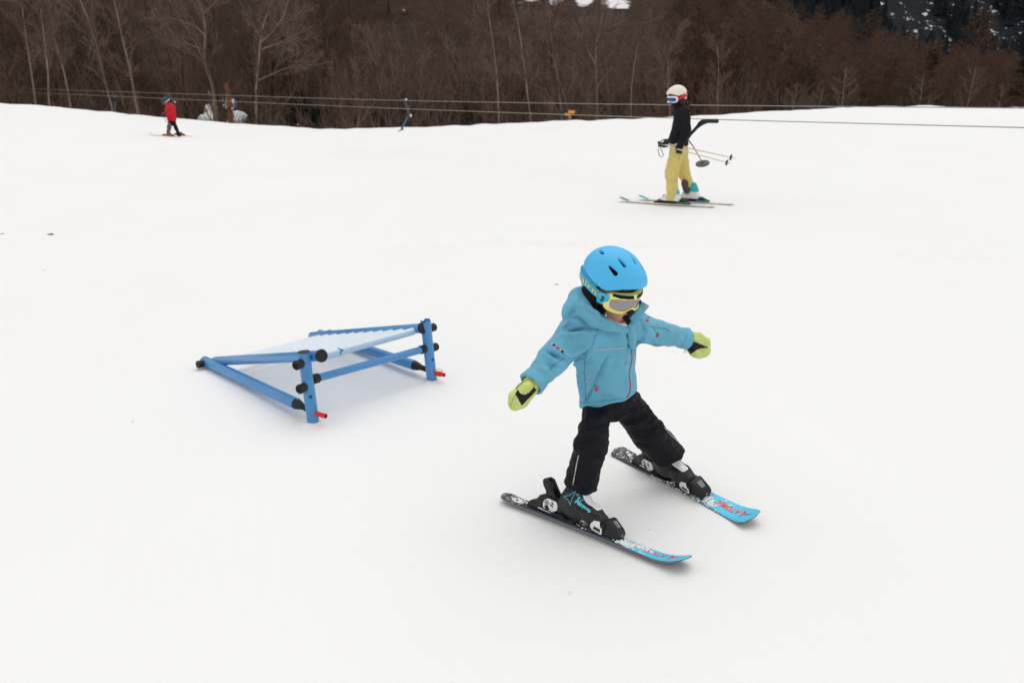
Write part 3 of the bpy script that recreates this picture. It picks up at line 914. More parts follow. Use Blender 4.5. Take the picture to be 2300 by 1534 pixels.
def ski_top(name, stops, dust):
    m = mat(name, (1, 1, 1, 1), .38, .4)
    nt = m.node_tree; b = nt.nodes['Principled BSDF']
    at = nt.nodes.new('ShaderNodeAttribute'); at.attribute_name = 'along'
    cr = nt.nodes.new('ShaderNodeValToRGB'); e = cr.color_ramp.elements
    while len(e) < len(stops): e.new(.5)
    for k, (p, c) in enumerate(stops): e[k].position = p; e[k].color = c
    # the colour change is drawn as a broken diagonal, not a straight line
    tc = nt.nodes.new('ShaderNodeTexCoord'); n = nt.nodes.new('ShaderNodeTexVoronoi'); n.inputs['Scale'].default_value = 34
    nt.links.new(tc.outputs['Object'], n.inputs['Vector'])
    ma = nt.nodes.new('ShaderNodeMath'); ma.operation = 'MULTIPLY_ADD'; ma.inputs[1].default_value = .05
    nt.links.new(n.outputs['Distance'], ma.inputs[0]); nt.links.new(at.outputs['Fac'], ma.inputs[2])
    nt.links.new(ma.outputs[0], cr.inputs['Fac']); nt.links.new(cr.outputs['Color'], b.inputs['Base Color'])
    return add_dust(m, 75, .57, .68, dust)
NAV = lin(40, 52, 66); CYN = lin(90, 206, 240); DRK = lin(46, 48, 58)
ski_stops = [(0, DRK), (.22, DRK), (.30, NAV), (.69, NAV), (.735, lin(52, 128, 158)), (.755, CYN), (1, CYN)]
TOP_NEAR = ski_top('ski_topsheet_dusted', ski_stops, [(0, .56), (.12, .53), (.2, .44), (.5, .40), (.66, .52), (.71, .62), (.80, .56), (.94, .44), (1, .30)])
TOP_FAR = ski_top('ski_topsheet', ski_stops, [(0, .56), (.10, .52), (.17, .40), (.5, .48), (.60, .5), (.64, .62), (.69, .58), (.735, .44), (.88, .40), (1, .30)])
SKISIDE = mat('ski_sidewall', lin(52, 74, 92), .4, var=(40, .2))
SKIBASE = mat('ski_base', lin(30, 30, 34), .3)
for m_ in (): pass

def child_ski(center, heading, rl, name_label, top, text_from, tail=.395, tip=.425):
    fr = Frame(center, (heading[0], heading[1], 0)); fr = roll(fr, rl)
    fr.o = fr.o + Zup * (abs(math.sin(rl)) * .036 + .001)
    root = thing('ski', name_label, 'ski', center, 'pair of child skis')
    V, F, al, M = ski_mesh(fr, tail, tip, (.068 if top is TOP_NEAR else .072), (.102 if top is TOP_NEAR else .116), .088, .011, (.046 if top is TOP_NEAR else .036), .010)
    body = link_mesh('ski_body', V, F, [top, SKISIDE, SKIBASE], root, M, True, 35); set_along(body, al)
    # steel edges along the base
    n = 8; idx = lambda i, k: V[i * n + k]
    for k, y in ((0, -1), (7, 1)):
        MB().tube([idx(i, k) + fr.z * .0006 for i in range(3, 68)], .0011, 6).build('steel_edge', STEEL, body, merge=False)
    L = tail + tip
    def zt(x):
        s = (x + tail) / L
        z = (.046 if top is TOP_NEAR else .036) * max(0, (x - tip * .68) / (tip * .32)) ** 2
        return z + .011 * (1 - .55 * abs(2 * s - 1) ** 2.5)
    def decal(nm, V2, F2, mtl, lift=.0012):
        P = fr.w(np.array([(x, y, zt(x) + lift) for x, y in V2])); link_mesh(nm, P, F2, mtl, body, smooth=False)
    # lettering runs from the tip back towards the boot
    T, TF = text_geo('ATOMIC', .041, .25, .0012, 1.08)
    w_ = T[:, 0].max()
    x0 = text_from; 
    decal('lettering', np.stack([x0 - T[:, 0] * (.125 / w_), -T[:, 1] + .014], 1) if True else T, TF, REDP)
    # arrow-like mark ahead of the lettering
    mk = np.array([(.000, .026), (.016, .006), (.052, -.012), (.014, -.010), (-.004, -.030), (.004, -.008)])
    mk = np.array([(.0, -.034), (.012, -.006), (.050, .010), (.014, .006), (-.006, .030), (.000, .002)])
    decal('emblem', mk + np.array([x0 + .012, 0]), [(0, 1, 5), (1, 2, 3), (1, 3, 5), (5, 3, 4)], REDP)
    T, TF = text_geo('ATOMIC', .02, .25, .0006, 1.08); w_ = T[:, 0].max()
    decal('lettering', np.stack([-.235 - T[:, 0] * (.055 / w_), -T[:, 1] + .006], 1), TF, REDP)
    X, Y, Z = fr.x, fr.y, fr.z
    Wp = fr.w
    zb = .0115
    # ---------------- heel piece
    hm = MB()
    hm.box(Wp((-.150, 0, zb + .008)), X, Y, Z, .165, .050, .016, taper=.92)                 # track
    hm.prism([(-.255, .0), (-.115, .0), (-.105, .012), (-.15, .026), (-.20, .034), (-.238, .030), (-.252, .016)], Wp((0, 0, zb)), X, Z, -Y, .054)
    hm.prism([(-.205, .018), (-.122, .018), (-.112, .034), (-.118, .062), (-.150, .070), (-.196, .064), (-.210, .044)], Wp((0, 0, zb)), X, Z, -Y, .062)
    heel = hm.build('heel_binding', BIND, root, bevel=.0045, sharp=40)
    lv = MB()
    pr = [(-.168, .060), (-.132, .056), (-.120, .066), (-.148, .098), (-.172, .128), (-.190, .132), (-.198, .122), (-.192, .104), (-.176, .086)]
    for yy in (-.019, .019): lv.prism(pr, Wp((0, yy, zb)), X, Z, -Y, .011)
    lv.prism([(-.166, .060), (-.134, .058), (-.150, .078), (-.166, .092), (-.178, .086)], Wp((0, 0, zb)), X, Z, -Y, .03)
    lv.box(Wp((-.190, 0, zb + .124)), nrm(X * .6 + Z * .8), Y, nrm(Z * .6 - X * .8), .014, .048, .011)
    lv.build('lever', BIND, heel, bevel=.003, sharp=40)
    for sgn in (-1, 1):
        wp = MB()
        c = [(-.146 + .0265 * math.cos(t), .036 + .0265 * math.sin(t)) for t in np.linspace(math.radians(70), math.radians(285), 16)]
        poly = c + [(-.118, .018), (-.103, .030), (-.104, .048), (-.112, .060)]
        wp.prism(poly, Wp((0, sgn * .0325, zb)), X, Z, -Y, .0045)
        wp.build('heel_cheek', WHITEP, heel, bevel=.0012, sharp=40)
    # printed dial and bars on the cheeks
    for sgn in (-1, 1):
        pm = MB()
        yy = sgn * .0353
        ring = []; cx, cz = -.155, zb + .045
        for q, r in ((0, .0105), (1, .0075)):
            ring += [Wp((cx + r * math.cos(t), yy, cz + r * math.sin(t))) for t in np.linspace(0, 2 * math.pi, 20, endpoint=False)]
        pm.add(ring, [(i, (i + 1) % 20, 20 + (i + 1) % 20, 20 + i) for i in range(20)])
        ring = [Wp((cx + .0045 * math.cos(t), yy, cz + .0045 * math.sin(t))) for t in np.linspace(0, 2 * math.pi, 12, endpoint=False)]
        pm.add(ring, [tuple(range(12))])
        for q in ([(-.142, .048), (-.124, .040), (-.122, .033), (-.138, .040)], [(-.136, .053), (-.128, .056), (-.119, .044), (-.126, .044)], [(-.166, .030), (-.148, .036), (-.138, .022), (-.150, .014)]):
            pm.add([Wp((x, yy, zb + z)) for x, z in q], [(0, 1, 2, 3)])
        pm.build('cheek_print', BIND, heel, smooth=False, sharp=None, merge=False)
    MB().box(Wp((-.165, -.0285, zb + .010)), nrm(X - Z * .05), Y, Z, .062, .003, .0045).build('white_bar', WHITEP, heel, sharp=None)
    MB().box(Wp((-.165, .0285, zb + .010)), nrm(X - Z * .05), Y, Z, .062, .003, .0045).build('white_bar', WHITEP, heel, sharp=None)
    # ---------------- toe piece
    tm = MB()
    tm.prism([(.020, .0), (.168, .0), (.176, .010), (.160, .018), (.100, .024), (.040, .014), (.020, .008)], Wp((0, 0, zb)), X, Z, -Y, .058)
    tm.prism([(.090, .012), (.170, .006), (.178, .018), (.168, .034), (.128, .064), (.116, .066), (.104, .052)], Wp((0, 0, zb)), X, Z, -Y, .056)
    tm.prism([(.072, .010), (.110, .012), (.118, .046), (.092, .040)], Wp((0, 0, zb)), X, Z, -Y, .070)
    toe = tm.build('toe_binding', BIND, root, bevel=.0045, sharp=40)
    for sgn in (-1, 1):
        wm = MB()
        wm.prism([(.060, .046), (.056, .020), (.066, .010), (.104, .004), (.110, .006), (.107, .026), (.098, .030), (.094, .050)], Wp((0, sgn * .0365, zb)), X, Z, -Y, .0035)
        wm.build('toe_cheek', WHITEP, toe, bevel=.001, sharp=40)
    for sgn in (-1, 1):
        bm_ = MB()
        yy = sgn * .0388
        for q in ([(.074, .027), (.102, .023), (.103, .012), (.070, .017)],  [(.064, .0155), (.104, .0095), (.104, .008), (.066, .0135)]):
            bm_.add([Wp((x, yy, zb + z)) for x, z in q], [(0, 1, 2, 3)])
        bm_.build('cheek_print', BIND, toe, smooth=False, sharp=None, merge=False)
    # window on top of the toe piece
    gm = MB()
    sl = nrm(np.array([.040, 0, -.030])); o = np.array([.148, 0, zb + .0500])
    nn = np.array([.6, 0, .8])
    for j in (-1, 0, 1):
        q = [(-.016, j * .009 - .0032), (.014, j * .007 - .0026), (.014, j * .007 + .0026), (-.016, j * .009 + .0032)]
        gm.add([Wp(o + sl * a + np.array([0, b, 0]) + nn * .0012) for a, b in q], [(0, 1, 2, 3)])
    gm.build('toe_window', GREYP, toe, smooth=False, sharp=None)
    MB().tube([Wp((.1765, -.004, zb + .017)), Wp((.1795, -.004, zb + .017))], .0045, 14).build('adjust_screw', GREYP, toe)
    # brake arms under the boot
    br = MB()
    br.box(Wp((-.055, 0, zb + .004)), X, Y, Z, .06, .066, .006)
    for sgn in (-1, 1): br.tube([Wp((-.05, sgn * .036, zb + .006)), Wp((-.09, sgn * .042, zb + .014)), Wp((-.165, sgn * .043, zb + .020))], .0028, 8)
    br.build('brake', BIND, root)
    # snow caught on the ski
    sn = MB(); r = random.Random(text_from * 1000 + rl)
    spots = [(.190, -.01, .010, 60), (.02, .0, .014, 34), (-.06, .028, .008, 26), (.26, .005, .016, 26 if top is TOP_NEAR else 3), (-.30, .0, .02, 30), (.21, -.03, .010, 50)]
    for (x, y, s, c) in spots:
        for _ in range(c):
            px_, py_ = x + r.gauss(0, s * 1.4), y + r.gauss(0, .014)
            if abs(py_) > .036 or px_ > tip - .03: continue
            q = r.uniform(.0012, .0055) * (1.25 if s > .012 else .9)
            V0 = []
            sn.ball(Wp((px_, py_, zt(px_) + q * .3)), (q * r.uniform(.8, 1.8), q * r.uniform(.8, 1.5), q * r.uniform(.5, 1.0)), 6, 4)
    for _ in range(70 if top is TOP_FAR else 24):
        px_ = r.uniform(-.16, .33); q = r.uniform(.0015, .0042); sg = -1 if top is TOP_FAR else 1
        sn.ball(Wp((px_, sg * (.036 + .012 * max(0, px_)) + r.gauss(0, .003), zt(px_) - .003)), (q * 1.4, q, q * .8), 6, 4)
    sn.build('caught_snow', SNOW, root, merge=False)['kind'] = 'stuff'
    return fr

cN = G(1307, 1184, .010) * np.array([1, 1, 0]); cF = G(1520, 1083, .012) * np.array([1, 1, 0])
hN = nrm(G(1455, 1247) - G(1133, 1119)); hF = nrm(G(1672, 1160) - G(1405, 1022))
frN = child_ski(cN, hN, math.radians(13), "child's cyan and navy ski seen edge-on nearest the camera, with snow over its lettering", TOP_NEAR, .365, tip=.455)
frF = child_ski(cF, hF, -math.radians(13), "child's cyan and navy ski behind, tipped so its red lettering shows clearly", TOP_FAR, .345)

def child_boot(fr, parent, shell_side, nm='boot'):
    W = fr.w; z0 = .030
    def f(P):
        q = fr.l(P)
        d = loft(q, [(-.082, 0, z0 + .036), (-.03, 0, z0 + .040), (.035, 0, z0 + .034), (.082, 0, z0 + .025)], [.038, .040, .043, .034], [.036, .042, .036, .026], (0, 1, 0))
        up = loft(q, [(-.052, 0, z0 + .04), (-.050, 0, z0 + .075), (-.046, 0, z0 + .105)], [.038, .041, .042], [.042, .047, .046], (0, 1, 0))
        d = smin(d, up, .035)
        d = smax(d, -(q[:, 2] - z0), .004)
        # toe and heel lugs
        d = np.minimum(d, rbox(q, (.098, 0, z0 + .008), (.018, .032, .009), np.eye(3), .004))
        d = np.minimum(d, rbox(q, (-.105, 0, z0 + .012), (.018, .030, .012), np.eye(3), .004))
        # arch gap under the sole
        d = smax(d, -ell(q, (.012, 0, z0 - .004), (.034, .08, .019)), .004)
        return d
    V, F = nets(f, W((0, 0, .12)) - .20, W((0, 0, .12)) + .20, .0038); V = relax(V, F, 2)
    q = fr.l(V); c = fr.l(V[F].mean(1))
    boot = link_mesh(nm, V, F, BOOT, parent)
    # white tongue: front of cuff and instep
    def tg(P):
        q = fr.l(P); d = f(P) - .004
        # a wedge along the front, pointed towards the toe
        wz = q[:, 2] - z0
        front = q[:, 0] + .055 - .62 * (.14 - wz) * 0
        m = np.maximum(np.abs(q[:, 1]) - (.019 + .13 * np.clip(wz - .062, 0, .2)), -(wz - .062))
        m = np.maximum(m, -(q[:, 0] + .028 - (wz - .062) * .25))
        return smax(d, m, .005)
    V2, F2 = nets(tg, W((0, 0, .12)) - .16, W((0, 0, .12)) + .16, .0038)
    t_ = link_mesh('tongue', relax(V2, F2, 2), F2, BOOTW, boot)
    rv = MB()
    for y in (-.012, .012):
        p, nn, _, _ = bvh(V2, F2).ray_cast(Vector(W((.25, y, z0 + .082))), Vector(fr.d((-1, 0, -.05))))
        if p: rv.ball(np.array(p), .0022, 8, 5)
    if rv.v: rv.build('rivet', GREYP, t_)
    # cuff line and pivot
    bv = bvh(V, F)
    return boot, bv, V, F

child = thing('person', 'small child in teal jacket, blue helmet and lime mittens skiing with arms spread', 'person', (cN + cF) / 2)

# body joints (photograph pixel, distance from the camera plane)
ankN, ankF = frN.w((-.042, 0, .13)), frF.w((-.042, 0, .13))
kneeN, kneeF = PY(1327, 1000, ankN[1] - .035), PY(1452, 968, ankF[1] - .085)
hipN, hipF = PY(1342, 915, 2.93), PY(1408, 908, 2.985)
pel = PY(1374, 893, 2.955)
headO = PY(1377, 620, 2.91)
hf = nrm((.63, -.74, -.31)); hfr = Frame(headO, hf, (0, 0, 1.0))
neck = PY(1374, 700, 2.925)
shR, elR, wrR = PY(1297, 748, 2.865), PY(1244, 806, 2.79), PY(1203, 852, 2.72)
shL, elL, wrL = PY(1430, 735, 3.00), PY(1476, 747, 3.09), PY(1530, 758, 3.16)
chest = PY(1358, 770, 2.93)

def body_sdf(P):
    q = hfr.l(P)
    d = ell(q, (-.002, 0, -.018), (.094, .078, .092))
    d = smin(d, ell(q, (.022, 0, -.082), (.058, .055, .050)), .025)       # jaw
    d = smin(d, ell(q, (.073, 0, -.119), (.013, .016, .012)), .012)       # chin
    d = smin(d, ell(q, (.092, 0, -.072), (.014, .011, .016)), .010)       # nose under the goggles
    for yy in (-.03, .03): d = smin(d, ell(q, (.066, yy, -.086), (.020, .022, .022)), .014)   # cheeks
    mouth = ell(q, (.088, 0, -.103), (.010, .020, .0022)); d = smax(d, -mouth, .004)
    d = smin(d, ell(q, (.079, 0, -.0985), (.008, .017, .004)), .004)
    d = smin(d, ell(q, (.078, 0, -.1075), (.008, .015, .0045)), .004)
    for yy in (-.076, .076): d = smin(d, ell(q, (-.008, yy, -.06), (.016, .007, .024)), .006)
    d = smin(d, cone(P, hfr.w((-.015, 0, -.09)), neck, .046, .048), .02)
    d = smin(d, cone(P, neck, chest, .05, .075), .03)
    d = smin(d, cone(P, chest, pel, .085, .08), .04)
    for a, b, c in ((shR, elR, wrR), (shL, elL, wrL)):
        d = smin(d, cone(P, chest * .35 + a * .65, a, .05, .042), .03); d = smin(d, cone(P, a, b, .04, .032), .02); d = smin(d, cone(P, b, c, .032, .024), .015)
    for a, b, c in ((hipN, kneeN, ankN), (hipF, kneeF, ankF)):
        d = smin(d, cone(P, a, b, .052, .040), .03); d = smin(d, cone(P, b, c, .040, .028), .02)
    return d
allp = np.array([headO, ankN, ankF, shR, wrR, wrL, pel])
V, F = nets(body_sdf, allp.min(0) - .2, allp.max(0) + .2, .006)
V = relax(V, F, 2, .4)
link_mesh('body', V, F, SKIN, child)

# --- head gear
def on_shell(px, py, dep=0):
    """where the view through a photo point meets the helmet shell"""
    r = nrm(ray(px, py)); o = hfr.l(CAM); d = r @ hfr.A.T; R = np.array([.128, .106, .108])
    a = ((d / R) ** 2).sum(); b = 2 * (o * d / R ** 2).sum(); c = ((o / R) ** 2).sum() - 1
    t = (-b - math.sqrt(max(b * b - 4 * a * c, 0))) / (2 * a)
    return hfr.w(o + d * t)
vents = []
for (x0, y0, x1, y1, r0, r1) in [(1368, 598, 1383, 615, .0040, .0085), (1390, 582, 1404, 598, .0036, .0062), (1418, 574, 1428, 592, .0028, .0050), (1347, 564, 1354, 569, .0060, .0052)]:
    a, b = on_shell(x0, y0), on_shell(x1, y1); vents.append((a, b, r0, r1))
helmet, goggles, strap, sp, zmid, gsurf, gz = head_gear(child, hfr, 1.0, HELM, FOAM, HSTRAP, YEL, LENS, vents, .0032, foam_m=FOAM)
# lettering on the strap, reading towards the front on the child's right side
T, TF = text_geo('cairn', .034, 0, .0006, 1.12); w_ = T[:, 0].max()
P = []
for x, y in T:
    ph = -math.radians(128) + math.radians(128 - 75) * (x / w_)
    P.append(sp(ph, zmid(ph) - .010 + y * 1.0, .0072))
link_mesh('lettering', np.array(P), TF, TXTY, strap, smooth=False)
# strap clip
for sg in (-1, 1):
    V = []; n = 8
    prof = [(-.020, .020), (-.012, .026), (.012, .026), (.020, .018), (.020, -.018), (.012, -.026), (-.012, -.026), (-.02, -.02)]
    for lf in (.006, .013):
        for (a, z) in prof:
            ph = sg * (math.radians(61) - a * 9.0); zz = zmid(math.radians(61)) + z * .95 - .001
            V.append(gsurf(ph, zz, .013 + lf - .004) if False else sp(ph, zz, lf + .004))
    cl = MB(); cl.add(V, [tuple(range(7, -1, -1)), tuple(range(8, 16))] + [(i, (i + 1) % 8, 8 + (i + 1) % 8, 8 + i) for i in range(8)])
    c_ = cl.build('strap_clip', BUCK, strap, bevel=.0015, sharp=40)
    if sg < 0:
        pr = MB()
        for poly in ([(-.004, .012), (.004, .010), (.003, .001), (-.004, .002)], [(-.006, -.001), (.006, -.003), (.006, -.0065), (-.006, -.005)], [(-.006, -.005), (-.001, -.006), (-.002, -.014), (-.005, -.012)]):
            pr.add([sp(sg * (math.radians(61) - a * 9), zmid(math.radians(61)) + z, .0176) for a, z in poly], [(0, 1, 2, 3)])
        pr.build('clip_emblem', NAVY, c_, smooth=False, sharp=None)
# black upper strip and spiked emblem on the goggle frame
gm = MB()
st = [(-.70, .0385, .0295), (-.5, .0385, .0285), (-.25, .0375, .0275), (-.06, .0375, .0275)]
for seg in ([(-.74, .0385, .0285), (-.5, .0392, .0255), (-.25, .0392, .0255), (-.10, .0392, .0262), (-.05, .0280, .0262)], [(.05, .0280, .0262), (.10, .0392, .0262), (.25, .0392, .0255), (.5, .0392, .0255), (.74, .0385, .0285)]):
    V = []
    for a, z1, z0 in seg: V += [gsurf(a, gz + z0, .0262), gsurf(a, gz + z1, .0240)]
    gm.add(V, [(2 * i, 2 * i + 2, 2 * i + 3, 2 * i + 1) for i in range(len(seg) - 1)])
gm.build('frame_print', FOAM, goggles, smooth=False, sharp=None)

# balaclava / chin strap / neck warmer
def chin(P):
    q = hfr.l(P)
    d = np.minimum(cone(q, (-.012, -.078, -.085), (.038, -.050, -.138), .010, .009), cone(q, (-.012, .078, -.085), (.038, .050, -.138), .010, .009))
    d = smin(d, cone(q, (.038, -.050, -.138), (.045, .050, -.140), .009, .009), .01)
    b = smax(ell(q, (-.010, 0, -.080), (.084, .084, .078)), -cone(q, np.array([0, 0, -.080]), np.array([.2, 0, -.088]), .047, .050), .004); b = np.maximum(b, q[:, 2] + .045)
    return smin(d, smax(b, -(q[:, 2] + .16), .01), .008)
V, F = nets(chin, headO - .22, headO + .14, .0038)
link_mesh('balaclava', relax(V, F, 2), F, FOAM, child)
nwc = hfr.w((-.010, 0, -.132)); nwc2 = neck + np.array([.010, -.012, -.002])
def nwf(P):
    a = loft(P, [nwc2 + np.array([0, 0, -.03]), nwc2 * .5 + nwc * .5, nwc], [.056, .062, .072], [.056, .060, .070], (.78, .62, 0))
    q = hfr.l(P); a = smax(a, q[:, 2] + .126 + .16 * (q[:, 0] - .0), .006)
    return np.maximum(a, -cone(P, nwc2, nwc * 2 - nwc2, .054, .058))
V, F = nets(nwf, neck - .16, neck + .18, .0038); V = relax(V, F, 2)
V = crumple(V, F, 26, .006, seed=3.0)
link_mesh('neck_warmer', V, F, NECKW, child)

# --- trousers
def trousers(P):
    d = loft(P, [PY(1366, 872, 2.955), pel, (hipN + hipF) / 2 + np.array([0, 0, .012])], [.100, .100, .082], [.085, .088, .070], nrm((.78, .62, 0)))
    hemN, hemF = PY(1303, 1090, ankN[1] + .004), PY(1500, 1020, ankF[1] - .012)
    for a, k, b, r in ((hipN, kneeN, hemN, (.056, .058, .066)), (hipF, kneeF, hemF, (.064, .066, .074))):
        e = b + nrm(b - k) * .09
        g = smin(cone(P, a, k, r[0], r[1]), cone(P, k, e, r[1], r[2]), .03)
        g = smax(g, halfspace(P, b, nrm(nrm(b - k) * .75 + np.array([0, 0, -.35]) + np.array([-.05, 0, 0]))), .004)
        d = smin(d, g, .018)
    return d
pts = np.array([pel, ankN, ankF, hipN, hipF])
V, F = nets(trousers, pts.min(0) - .16, pts.max(0) + .16, .0045); V = relax(V, F, 3)
V = crumple(V, F, 11, .0062, np.diag([1, 1, 1.6]), 5.0); V = crumple(V, F, 24, .0024, np.diag([1, 1, 1.6]), 2.0)
V = folds(V, F, [
    ([(1300, 962), (1330, 950), (1366, 930)], .010, .009), ([(1296, 975), (1325, 962), (1368, 946)], .007, -.007), ([(1296, 985), (1330, 975), (1362, 978)], .010, .008),
    ([(1290, 1000), (1320, 990), (1352, 990)], .007, -.006), ([(1288, 1020), (1318, 1008), (1360, 1010)], .011, .006),
    ([(1390, 932), (1430, 925), (1470, 905)], .009, .008), ([(1395, 945), (1440, 940), (1478, 915)], .006, -.008), ([(1405, 955), (1450, 955), (1488, 930)], .010, .010),
    ([(1415, 970), (1460, 968), (1500, 945)], .006, -.009), ([(1425, 985), (1465, 985), (1512, 960)], .010, .008), ([(1440, 1005), (1475, 1002), (1516, 985)], .008, -.005),
    ([(1310, 930), (1340, 925), (1360, 915)], .006, -.004), ([(1400, 915), (1425, 905), (1440, 890)], .006, -.004),
    ([(1272, 1078), (1300, 1088), (1338, 1096)], .004, .002)])
trous = link_mesh('trousers', V, F, PANTS, child)
bvT = bvh(V, F)
mb = MB(); ribbon(mb, bvT, [(1300, 1022), (1294, 1050), (1287, 1088)], .0042); mb.build('reflective_piping', PIPING, trous)
mb = MB(); ribbon(mb, bvT, [(1492, 960), (1507, 978), (1524, 993)], .0036); mb.build('reflective_piping', PIPING, trous)
mb = MB(); ribbon(mb, bvT, [(1268, 1074), (1300, 1083), (1342, 1094)], .0012); mb.build('stitching', NAVY, trous)
mb = MB(); ribbon(mb, bvT, [(1311, 925), (1306, 970)], .0012); mb.build('stitching', NAVY, trous)

# --- boots
for fr, nm in ((frN, 1), (frF, 0)):
    bt, bv, V, F = child_boot(fr, child, nm)
    if nm:
        # star outline and brush lettering on the outside of the near boot
        st = MB()
        star = [(1294, 1102), (1284, 1122), (1281, 1134), (1276, 1122), (1266, 1115), (1279, 1112), (1294, 1102)]
        ribbon(st, bv, star, .0022, lift=.001, n=5, step=3)
        st.build('star_outline', CYANP, bt)
        T, TF = text_geo('Atomic', 1.0, .1, .03, .9); w_ = T[:, 0].max()
        P = []
        for x, y in T:
            s = x / w_
            px = 1290 + s * 36 + (-y) * 3.5 * 0 + y * (11 - 6 * s) * .55
            py = 1128 + s * 23 - y * (17 - 9 * s)
            p, n_ = hit(bv, px, py); P.append(p + n_ * .0012)
        link_mesh('lettering', np.array(P), TF, CYANP, bt, smooth=False)
        sp_ = MB(); r = random.Random(4)
        for (cx, cy, s, k) in [(1297, 1112, 3, 8), (1300, 1118, 4, 9), (1308, 1122, 3, 8), (1302, 1124, 4, 8), (1315, 1138, 5, 10), (1322, 1148, 3, 8), (1300, 1130, 12, 20)]:
            for _ in range(k):
                p, n_ = hit(bv, cx + r.gauss(0, s * .6), cy + r.gauss(0, s * .6)); e1, e2, _x = frame_from(n_)
                q = r.uniform(.0006, .003) * (1 if s < 10 else .35)
                sp_.add([p + n_ * .0009 + (e1 * math.cos(t) + e2 * math.sin(t) * .8) * q for t in np.linspace(0, 6.283, 8)[:-1]], [tuple(range(7))])
        sp_.build('paint_splashes', CYANP, bt, smooth=False, sharp=None, merge=False)
        cm = MB()
        ribbon(cm, bv, [(1264, 1090), (1268, 1100), (1276, 1103), (1283, 1098)], .003, n=6); ribbon(cm, bv, [(1262, 1106), (1280, 1121), (1300, 1142), (1330, 1156), (1345, 1158)], .0014, n=5)
        cm.build('shell_seam', FOAM, bt)

# --- jacket
fwdT = nrm((.62, -.78, 0)); latT = nrm((.78, .62, 0))
hem_o = PY(1402, 901, 2.865); hem_l = PY(1296, 921, 2.90); hem_r = PY(1432, 873, 3.0)
def hem_plane(a, b, dip):
    m = (a + b) / 2; v = nrm(m - CAM); n_ = nrm(np.cross(b - a, v + np.array([0, 0, dip]))); return n_ if n_[2] < 0 else -n_
hem_n = hem_plane(hem_l, hem_o, .06); hem_n2 = hem_plane(hem_o, hem_r, .10)
def jacket_core(P):
    d = loft(P, [PY(1366, 925, 2.955), PY(1363, 860, 2.95), PY(1358, 795, 2.94), PY(1355, 745, 2.935), PY(1368, 706, 2.935)],
             [.116, .113, .120, .116, .072], [.104, .108, .108, .098, .074], latT)
    a1 = smin(cone(P, shR * .55 + chest * .45 + np.array([0, 0, .03]), shR, .07, .066), cone(P, shR, elR, .066, .056), .03)
    a1 = smin(a1, cone(P, elR, wrR + nrm(elR - wrR) * .02, .056, .045), .02)
    a2 = smin(cone(P, shL * .55 + chest * .45 + np.array([0, 0, .03]), shL, .062, .058), cone(P, shL, elL, .058, .050), .03)
    a2 = smin(a2, cone(P, elL, wrL + nrm(elL - wrL) * .02, .050, .042), .02)
    d = smin(d, a1, .035); d = smin(d, a2, .035)
    d = smax(smax(d, halfspace(P, hem_o, hem_n), .005), halfspace(P, hem_o, hem_n2), .006)
    # neck opening
    d = smax(d, -cone(P, neck + np.array([0, 0, -.02]), neck + np.array([.03, -.04, .2]), .062, .07), .008)
    return d
allp = np.array([shR, wrR, wrL, pel, neck, hem_o])
lo, hi = allp.min(0) - .13, allp.max(0) + .13
V, F = nets(jacket_core, lo, hi, .0042); V = relax(V, F, 2)
V = crumple(V, F, 8.5, .0050, np.diag([1, 1, 1.3]), 1.0); V = crumple(V, F, 19, .0013, np.diag([1, 1, 1.5]), 6.0)
